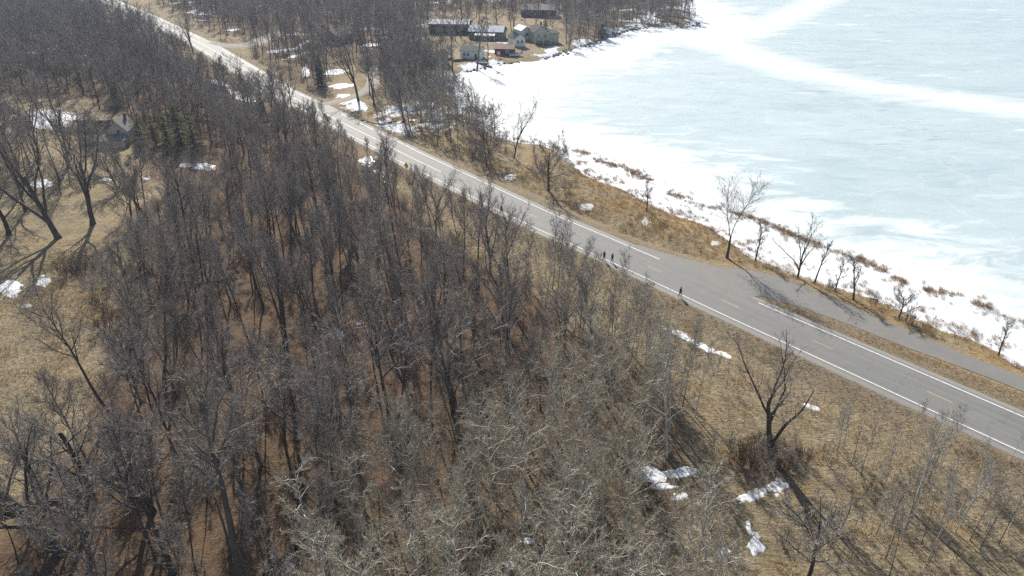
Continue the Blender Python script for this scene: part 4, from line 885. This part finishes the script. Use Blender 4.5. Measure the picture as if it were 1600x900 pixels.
# cottage on the left
hr = house('cottage', 194, 219, 6.2, 9, 4.2, 3.3, 'y', M['cream'], M['roof_grey'], 'cream cottage with steep gable, dark wing and dormer left of the evergreens', math.radians(8), None, None,
      (('front', .6, 3.9, 1.1, 1.5), ('front', 0, 6.0, .5, .5), ('front', -1.6, 1.4, 1.0, 1.3)), 1.9, (1.2, 2))
mb = MB(); mb.prism([(-2.5, -1), (4.5, -1), (4.5, 3.4), (1.0, 6.2), (-2.5, 3.4)], 'x', -12.5, -3.05); mb.build('wing_wall', M['cream'], hr)
mb = MB(); mb.prism([(-2.9, 3.1), (1.0, 6.23), (4.9, 3.1), (4.9, 3.3), (1.0, 6.43), (-2.9, 3.3)], 'x', -12.9, -3.02); wr = mb.build('wing_roof', M['roof_dark'], hr)
mb = MB(); mb.prism([(-10.2, 3.6), (-7.9, 3.6), (-7.9, 5.0), (-9.05, 6.0), (-10.2, 5.0)], 'y', -2.2, 1.0); dm = mb.build('dormer', M['cream'], hr)
mb = MB(); mb.prism([(-10.5, 4.75), (-9.05, 6.02), (-7.6, 4.75), (-7.6, 4.9), (-9.05, 6.2), (-10.5, 4.9)], 'y', -2.45, 1.0); mb.build('dormer_roof', M['roof_grey'], dm)
mb = MB(); mb.box(-9.6, -8.5, -2.24, -2.15, 4.0, 5.0); mb.build('pane', M['glass'], dm)
mb = MB(); mb.box(-6.0, 3.0, -8.5, -4.55, -1, 2.3); mb.build('porch_wall', M['cream'], hr); mb = MB(); mb.prism([(-9.0, 2.25), (-4.5, 3.2), (-4.5, 3.4), (-9.0, 2.42)], 'x', -6.4, 3.3); mb.build('porch_roof', M['roof_grey'], hr)
hr.scale = (.78,) * 3
# lakeside row
house('long_house', 704, 52, 18, 9, 4.2, 1.7, 'x', M['brown'], M['roof_dark'], 'long dark brown house with snow on its low roof, leftmost by the lake', math.radians(-6), None, (-1,), (('front', -5, 2.4, 1.6, 1.2), ('front', 0, 2.4, 1.6, 1.2), ('front', 5, 2.4, 1.6, 1.2)), 2.6, None, .5, snow_cover=.9)
hb = house('lake_house', 762, 60, 15, 8, 3.2, 2.0, 'x', M['batten'], M['roof_dark'], 'grey batten-sided house with a bright snow-covered roof behind the boathouse', math.radians(-10), None, (-1,), (('front', -4, 2.0, 1.5, 1.2), ('front', 3, 2.0, 1.5, 1.2), ('right', -1.5, 2.1, 1.1, 1.4), ('right', 1.5, 2.1, 1.1, 1.4)), None, None, .5, snow_cover=1.0)
mb = MB(); mb.prism([(-7.2, 2.0), (-4.05, 2.7), (-4.05, 2.85), (-7.2, 2.15)], 'x', -4.5, 4.5); pr_ = mb.build('porch_roof', M['roof_dark'], hb); mb = MB(); mb.prism([(-7.15, 2.17), (-4.1, 2.85), (-4.1, 2.98), (-7.15, 2.27)], 'x', -4.4, 4.4); mb.build('roof_snow', M['snow'], pr_)
for x_ in (-4.3, 0, 4.3): mb = MB(); mb.box(x_ - .08, x_ + .08, -7.0, -6.84, -1, 2.03); mb.build('porch_post', M['trim'], hb)
house('boathouse', 738, 90, 8, 6, 3.0, 1.3, 'x', M['white'], M['roof_green'], 'small white boathouse with grey-green roof at the shore', math.radians(-12), None, None, (('front', -2.4, 1.7, .9, 1.0), ('front', -.9, 1.7, .9, 1.0), ('right', 0, 1.7, 1.0, 1.0)), 2.2)
house('red_shed', 789, 84, 7.5, 5, 2.3, 1.1, 'x', M['brown'], M['maroon'], 'low shed with a maroon roof beside the boathouse', math.radians(-8), None, None, (('front', 1.2, 1.2, 1.2, .8),), -1.8, cat='shed')
house('white_cottage', 807, 70, 4.6, 7.5, 3.2, 1.7, 'y', M['white'], M['roof_dark'], 'narrow white cottage with dark roof and gable to the lake', math.radians(22), None, None, (('front', -.9, 1.8, .9, 1.3), ('front', .9, 1.8, .9, 1.3)), None)
house('snow_roof_cottage', 817, 60, 5.2, 8, 3.6, 1.6, 'y', M['white'], M['roof_grey'], 'white cottage with snowy roof just behind the narrow white one', math.radians(24), None, (-1,), (('front', 0, 2.2, 1.4, 1.2),), None)
hg = house('green_cottage', 842, 64, 6.8, 9, 4.2, 2.3, 'y', M['palegreen'], M['roof_dark'], 'pale green cottage with dark roof and wide lake windows', math.radians(14), None, None, (('front', -1.5, 2.6, 1.3, 1.6), ('front', 1.5, 2.6, 1.3, 1.6), ('front', 0, 5.0, .7, .7), ('left', -1, 2.3, 1.1, 1.2)), None, (1.5, 2.5))
mb = MB(); mb.box(3.45, 8.0, -2.5, 3.5, -1, 3.2); mb.build('wing_wall', M['palegreen'], hg); mb = MB(); mb.prism([(-2.9, 3.22), (3.9, 3.9), (3.9, 4.05), (-2.9, 3.37)], 'x', 3.43, 8.4); mb.build('wing_roof', M['roof_dark'], hg)
mb = MB(); mb.box(-3.6, 3.6, -7.0, -4.6, .4, .55); dk = mb.build('deck', M['deck'], hg)
for x_ in (-3.4, 0, 3.4): mb = MB(); mb.box(x_ - .06, x_ + .06, -6.95, -6.83, -1, 1.5); mb.build('deck_post', M['trim'], dk)
house('back_house', 842, 25, 17, 11, 3.8, 1.9, 'x', M['brown'], M['roof_grey'], 'large house with pale grey roof standing behind the pale green cottage', math.radians(-8), None, None, (('front', -5, 2, 1.5, 1.2), ('front', 1, 2, 2.0, 1.4), ('front', 5.5, 2, 1.5, 1.2)), -2.2, (3, 1), .7)
house('shore_shed', 949, 52, 3.2, 3.0, 2.3, .8, 'y', M['white'], M['roof_grey'], 'tiny white shed on the shore right of the cottages', math.radians(15), None, None, (), .0, cat='shed')
house('grey_house', 670, 100, 13, 8, 3.0, 1.9, 'x', M['greygreen'], M['roof_green'], 'grey-green house half hidden behind shore trees', math.radians(-10), None, None, (('front', -3.5, 1.7, 1.3, 1.1), ('front', 3, 1.7, 1.6, 1.1), ('right', 0, 1.7, 1.1, 1.1)), .2)
house('barn', 528, 66, 8, 10, 3.2, 2.3, 'y', M['greygreen'], M['roof_grey'], 'grey-green gabled barn with snow on its left roof slope', math.radians(-24), None, (-1,), (('front', -1.8, 1.6, 1.0, 1.0),), 1.6, cat='barn')

# shore clutter
for i, (px, py, rz, lab) in enumerate([(716, 95, .5, 'stack of weathered dock sections left of the boathouse'), (698, 93, .2, 'weathered dock sections lying by the grey-green house'), (752, 101, -.3, 'dock sections stacked before the boathouse door')]):
    p = G(px, py); r = empty('dock_stack', p, rz); tag(r, lab, 'dock')
    for l in range(3):
        fr = MB(); fr.box(-2.6, 2.6, -.75, -.65, .05 + l * .3, .19 + l * .3); fr.box(-2.6, 2.6, .65, .75, .05 + l * .3, .19 + l * .3); fo = fr.build('dock_frame', M['deck'], r); fo.location.x = .25 * l
        for k in range(12): pl = MB(); pl.box(-2.6 + k * .44, -2.6 + k * .44 + .38, -.78, .78, .195 + l * .3, .235 + l * .3); pl.build('plank', M['deck'], fo)
p = G(806, 88); r = empty('covered_boat', p, math.radians(8)); tag(r, 'small boat under a grey-blue cover before the maroon shed', 'boat')
mb = MB(); ring = lambda x, w, z0, z1: [(x, -w, z1), (x, -w * .6, z0), (x, w * .6, z0), (x, w, z1)]
secs = [(-2.6, .85, .3, .95), (-1, .95, .25, .95), (1, .9, .25, 1.0), (2.2, .5, .4, 1.1), (2.9, .06, .8, 1.2)]; V = [q for s in secs for q in ring(*s)]
mb.add(V, [(i * 4 + j, i * 4 + j + 1, i * 4 + j + 5, i * 4 + j + 4) for i in range(4) for j in range(3)] + [(0, 1, 2, 3)]); mb.build('hull', M['trim'], r)
mb = MB(); V = [q for (x, w, z0, z1) in secs for q in ((x, -w - .03, z1), (x, 0, z1 + .45), (x, w + .03, z1))]; mb.add(V, [(i * 3 + j, i * 3 + j + 1, i * 3 + j + 4, i * 3 + j + 3) for i in range(4) for j in range(2)] + [(0, 1, 2)]); mb.build('cover', simple('boat_cover', (.22, .25, .30), .8, .15), r)
p = G(779, 90); r = empty('notice_board', p, 0); tag(r, 'small orange and white board on posts at the ice edge', 'sign')
mb = MB(); mb.box(-.75, .75, -.03, .03, 1.0, 2.3); bd = mb.build('panel', simple('orange_panel', (.62, .16, .06), .6, .1), r); mb = MB(); mb.box(-.2, .45, -.045, -.031, 1.2, 2.05); mb.build('white_field', M['trim'], bd)
for x_ in (-.65, .65): mb = MB(); mb.box(x_ - .05, x_ + .05, .032, .13, -.4, 2.35); mb.build('post', M['deck'], r)
# shore rocks
def rock_mesh(seed):
    bm = bmesh.new(); bmesh.ops.create_icosphere(bm, subdivisions=1, radius=.5); rr_ = random.Random(seed)
    for v_ in bm.verts: v_.co *= rr_.uniform(.65, 1.2); v_.co.z *= .65
    me = bpy.data.meshes.new('rock'); bm.to_mesh(me); bm.free(); me.materials.append(M['rock']); return (me,)
sp = along(BANK[29:42], .8); sp = np.vstack([sp + rg.normal(0, 1.3, sp.shape), sp + rg.normal(0, .9, sp.shape) + [-.6, .9]]); sp = sp[fbm(sp[:, 0] * .12, sp[:, 1] * .12, 3) > .44]; n = len(sp)
gn_mass('shore_rocks', np.column_stack([sp, np.full(n, LZ + .05) + rg.random(n) * .35]), [rock_mesh(i) for i in range(4)], rg.integers(0, 4, n), rg.random(n) * 6.28, rg.uniform(.4, 1.5, n), 'grey boulders along the cottage shore', 'rocks')

# ------------------------------------------------------------------ yellow road sign
M['sign_yellow'] = simple('sign_yellow', (.70, .45, .02), .45, .05); M['steel'] = simple('galvanised_steel', (.35, .36, .36), .5, .15); M['black'] = simple('black_print', (.02, .02, .02), .6, .1)
p = G(636, 276); r = empty('road_sign', p, math.radians(-35)); tag(r, 'yellow diamond warning sign on a post at the road edge', 'sign')
mb = MB(); q = .76; mb.prism([(0, 2.55 - q), (q, 2.55), (0, 2.55 + q), (-q, 2.55)], 'y', -.02, .02); pn = mb.build('panel', M['sign_yellow'], r, bevel=.004)
mb = MB(); mb.box(-.04, .04, .022, .09, -.5, 3.2); mb.build('post', M['steel'], r)

# ------------------------------------------------------------------ people
def person_body(pose):
    """skinned body; pose: dict joint -> xyz (m), z up, facing +y"""
    J = pose; names = list(J); V = [J[k] for k in names]; ix = {k: i for i, k in enumerate(names)}
    E = [('pelvis', 'waist'), ('waist', 'chest'), ('chest', 'neck'), ('neck', 'jaw'), ('jaw', 'head'), ('head', 'crown')]
    rad = dict(pelvis=(.155, .11), waist=(.135, .10), chest=(.165, .115), neck=(.055, .055), jaw=(.07, .08), head=(.08, .10), crown=(.055, .065))
    for s in 'lr':
        E += [('chest', s + 'sh'), (s + 'sh', s + 'el'), (s + 'el', s + 'wr'), (s + 'wr', s + 'pa'), ('pelvis', s + 'hip'), (s + 'hip', s + 'kn'), (s + 'kn', s + 'an'), (s + 'an', s + 'toe')]
        rad.update({s + 'sh': (.062,) * 2, s + 'el': (.044,) * 2, s + 'wr': (.029,) * 2, s + 'pa': (.036, .022), s + 'hip': (.09,) * 2, s + 'kn': (.06,) * 2, s + 'an': (.042,) * 2, s + 'toe': (.038, .03)})
    me = bpy.data.meshes.new('body'); me.from_pydata(V, [(ix[a], ix[b_]) for a, b_ in E], [])
    o = bpy.data.objects.new('body', me); COL.objects.link(o)
    o.modifiers.new('skin', 'SKIN'); sub = o.modifiers.new('sub', 'SUBSURF'); sub.levels = sub.render_levels = 2
    for k in names: me.skin_vertices[0].data[ix[k]].radius = rad[k]
    me.skin_vertices[0].data[ix['pelvis']].use_root = True
    dg = bpy.context.evaluated_depsgraph_get(); ev = o.evaluated_get(dg); out = bpy.data.meshes.new_from_object(ev); bpy.data.objects.remove(o)
    # fingers: five short tapered chains on each palm, joined into the body mesh
    mb = MB(); v0 = [tuple(v.co) for v in out.vertices]; mb.v = v0; mb.f = [tuple(p_.vertices) for p_ in out.polygons]
    for s in 'lr':
        w = np.array(J[s + 'wr']); pa = np.array(J[s + 'pa']); d = unit(pa - w); sd2 = unit(np.cross(d, [0, 1, .2])) ; 
        for k, L in enumerate((.045, .075, .085, .078, .06)):
            st = (pa + d * .0 + np.array([0, 1, 0]) * (.028 - .018 * k)) if k else (w * .6 + pa * .4 + np.array([0, .03, 0])); e1 = st + d * L * .6 + (np.array([0, .02, 0]) if not k else 0); e2 = e1 + d * L * .35 + sd2 * (.02 if s == 'l' else -.02)
            mb.tube([st, e1, e2], [.0095, .0085, .006], 6)
    me2 = bpy.data.meshes.new('body'); me2.from_pydata(mb.v, [], mb.f); me2.polygons.foreach_set('use_smooth', np.ones(len(me2.polygons), bool)); me2.update(); return me2, len(v0)
def shell(src, nv, test, off, name, mt, parent):
    """clothing: the part of the body surface that passes test, lifted off by off"""
    bm = bmesh.new(); bm.from_mesh(src); bm.verts.ensure_lookup_table(); bm.normal_update()
    kill = [f for f in bm.faces if any(v.index >= nv for v in f.verts) or not test(f.calc_center_median())]
    for v_ in bm.verts: v_.co += v_.normal * off
    bmesh.ops.delete(bm, geom=kill, context='FACES'); me = bpy.data.meshes.new(name); bm.to_mesh(me); bm.free()
    me.polygons.foreach_set('use_smooth', np.ones(len(me.polygons), bool)); return link(name, me, mt, parent)
M['skin'] = simple('skin', (.42, .27, .19), .6, .08)
def person(px, py, rz, stride, top, legs, hairc, label, shorts=True, sc=1.06):
    p = G(px, py); p.z = .03; r = empty('person', p, rz, sc); tag(r, label, 'person')
    s = stride
    J = dict(pelvis=(0, 0, .95), waist=(0, .01, 1.10), chest=(0, .035, 1.34), neck=(0, .05, 1.50), jaw=(0, .085, 1.575), head=(0, .075, 1.655), crown=(0, .06, 1.735))
    J.update(lsh=(-.19, .03, 1.41), lel=(-.245, -.12 * s, 1.14), lwr=(-.20, .10 + .02 * s, .99), lpa=(-.185, .17, .985), rsh=(.19, .03, 1.41), rel=(.245, .03 + .05 * s, 1.13), rwr=(.20, .20 + .12 * s, 1.08), rpa=(.185, .26 + .13 * s, 1.12))
    J.update(lhip=(-.095, 0, .88), lkn=(-.10, .22 * s, .53), lan=(-.10, .16 * s, .09), ltoe=(-.11, .16 * s + .17, .035), rhip=(.095, 0, .88), rkn=(.10, -.02 * s, .49), ran=(.10, -.34 * s, .09 + .10 * s), rtoe=(.11, -.34 * s + .15, .035 + .02 * s))
    me, nv = person_body(J); body = link('body', me, M['skin'], r)
    tm = simple('top_cloth', top, .85, .15); lm = simple('leg_cloth', legs, .85, .15); hm = simple('hair', hairc, .7, .2); sm = simple('shoe', (.06, .06, .065), .7, .3)
    shell(me, nv, lambda c: (.97 < c.z < 1.485 and abs(c.x) < .205) or (abs(c.x) > .17 and 1.02 < c.z < 1.5), .014, 'jacket', tm, r)
    shell(me, nv, (lambda c: .52 < c.z < 1.0 and abs(c.x) < .185) if shorts else (lambda c: .11 < c.z < 1.0 and abs(c.x) < .185), .012, 'shorts' if shorts else 'trousers', lm, r)
    for s_ in (-1, 1): shell(me, nv, lambda c: c.z < .16 and c.x * s_ > 0, .01, 'shoe', sm, r)
    shell(me, nv, lambda c: c.z > 1.60 and (c.y < .10 or c.z > 1.70), .014, 'hair', hm, r)
    fm = MB()
    for x_ in (-.032, .032): fm.tube([(x_, .165, 1.655), (x_, .182, 1.655)], [.011, .008], 6)
    fm.build('eyes', M['black'], r); fm = MB(); fm.tube([(0, .165, 1.645), (0, .20, 1.615), (0, .17, 1.608)], [.008, .014, .008], 6); fm.build('nose', M['skin'], r)
    return r
person(783.5, 335, math.radians(215), .6, (.015, .015, .018), (.02, .02, .022), (.02, .015, .012), 'lone person in black top walking on the shoulder, furthest up the road')
person(943.5, 408, math.radians(218), .5, (.02, .02, .022), (.03, .03, .035), (.02, .015, .01), 'person in black, left one of the pair on the shoulder', False)
person(956, 411, math.radians(216), .55, (.05, .055, .065), (.07, .08, .09), (.05, .035, .02), 'person in dark grey, right one of the pair on the shoulder', False, 1.04)
person(1062, 465, math.radians(216), .7, (.10, .03, .035), (.05, .05, .06), (.02, .015, .012), 'person in dark red top nearest to the pull-off', False)

# ------------------------------------------------------------------ air
HAZE = 0.00016
if HAZE:
    mb = MB(); mb.box(-900, 900, -400, 900, LZ - 2.5, CAM_H + 3); m = bpy.data.materials.new('haze'); m.use_nodes = True; nt = m.node_tree; nt.nodes.clear()
    pv = nt.nodes.new('ShaderNodeVolumePrincipled'); pv.inputs['Color'].default_value = (.66, .78, 1.0, 1); pv.inputs['Density'].default_value = HAZE; pv.inputs['Anisotropy'].default_value = .3
    ou = nt.nodes.new('ShaderNodeOutputMaterial'); nt.links.new(pv.outputs[0], ou.inputs['Volume']); tag(mb.build('haze', m), kind='stuff')
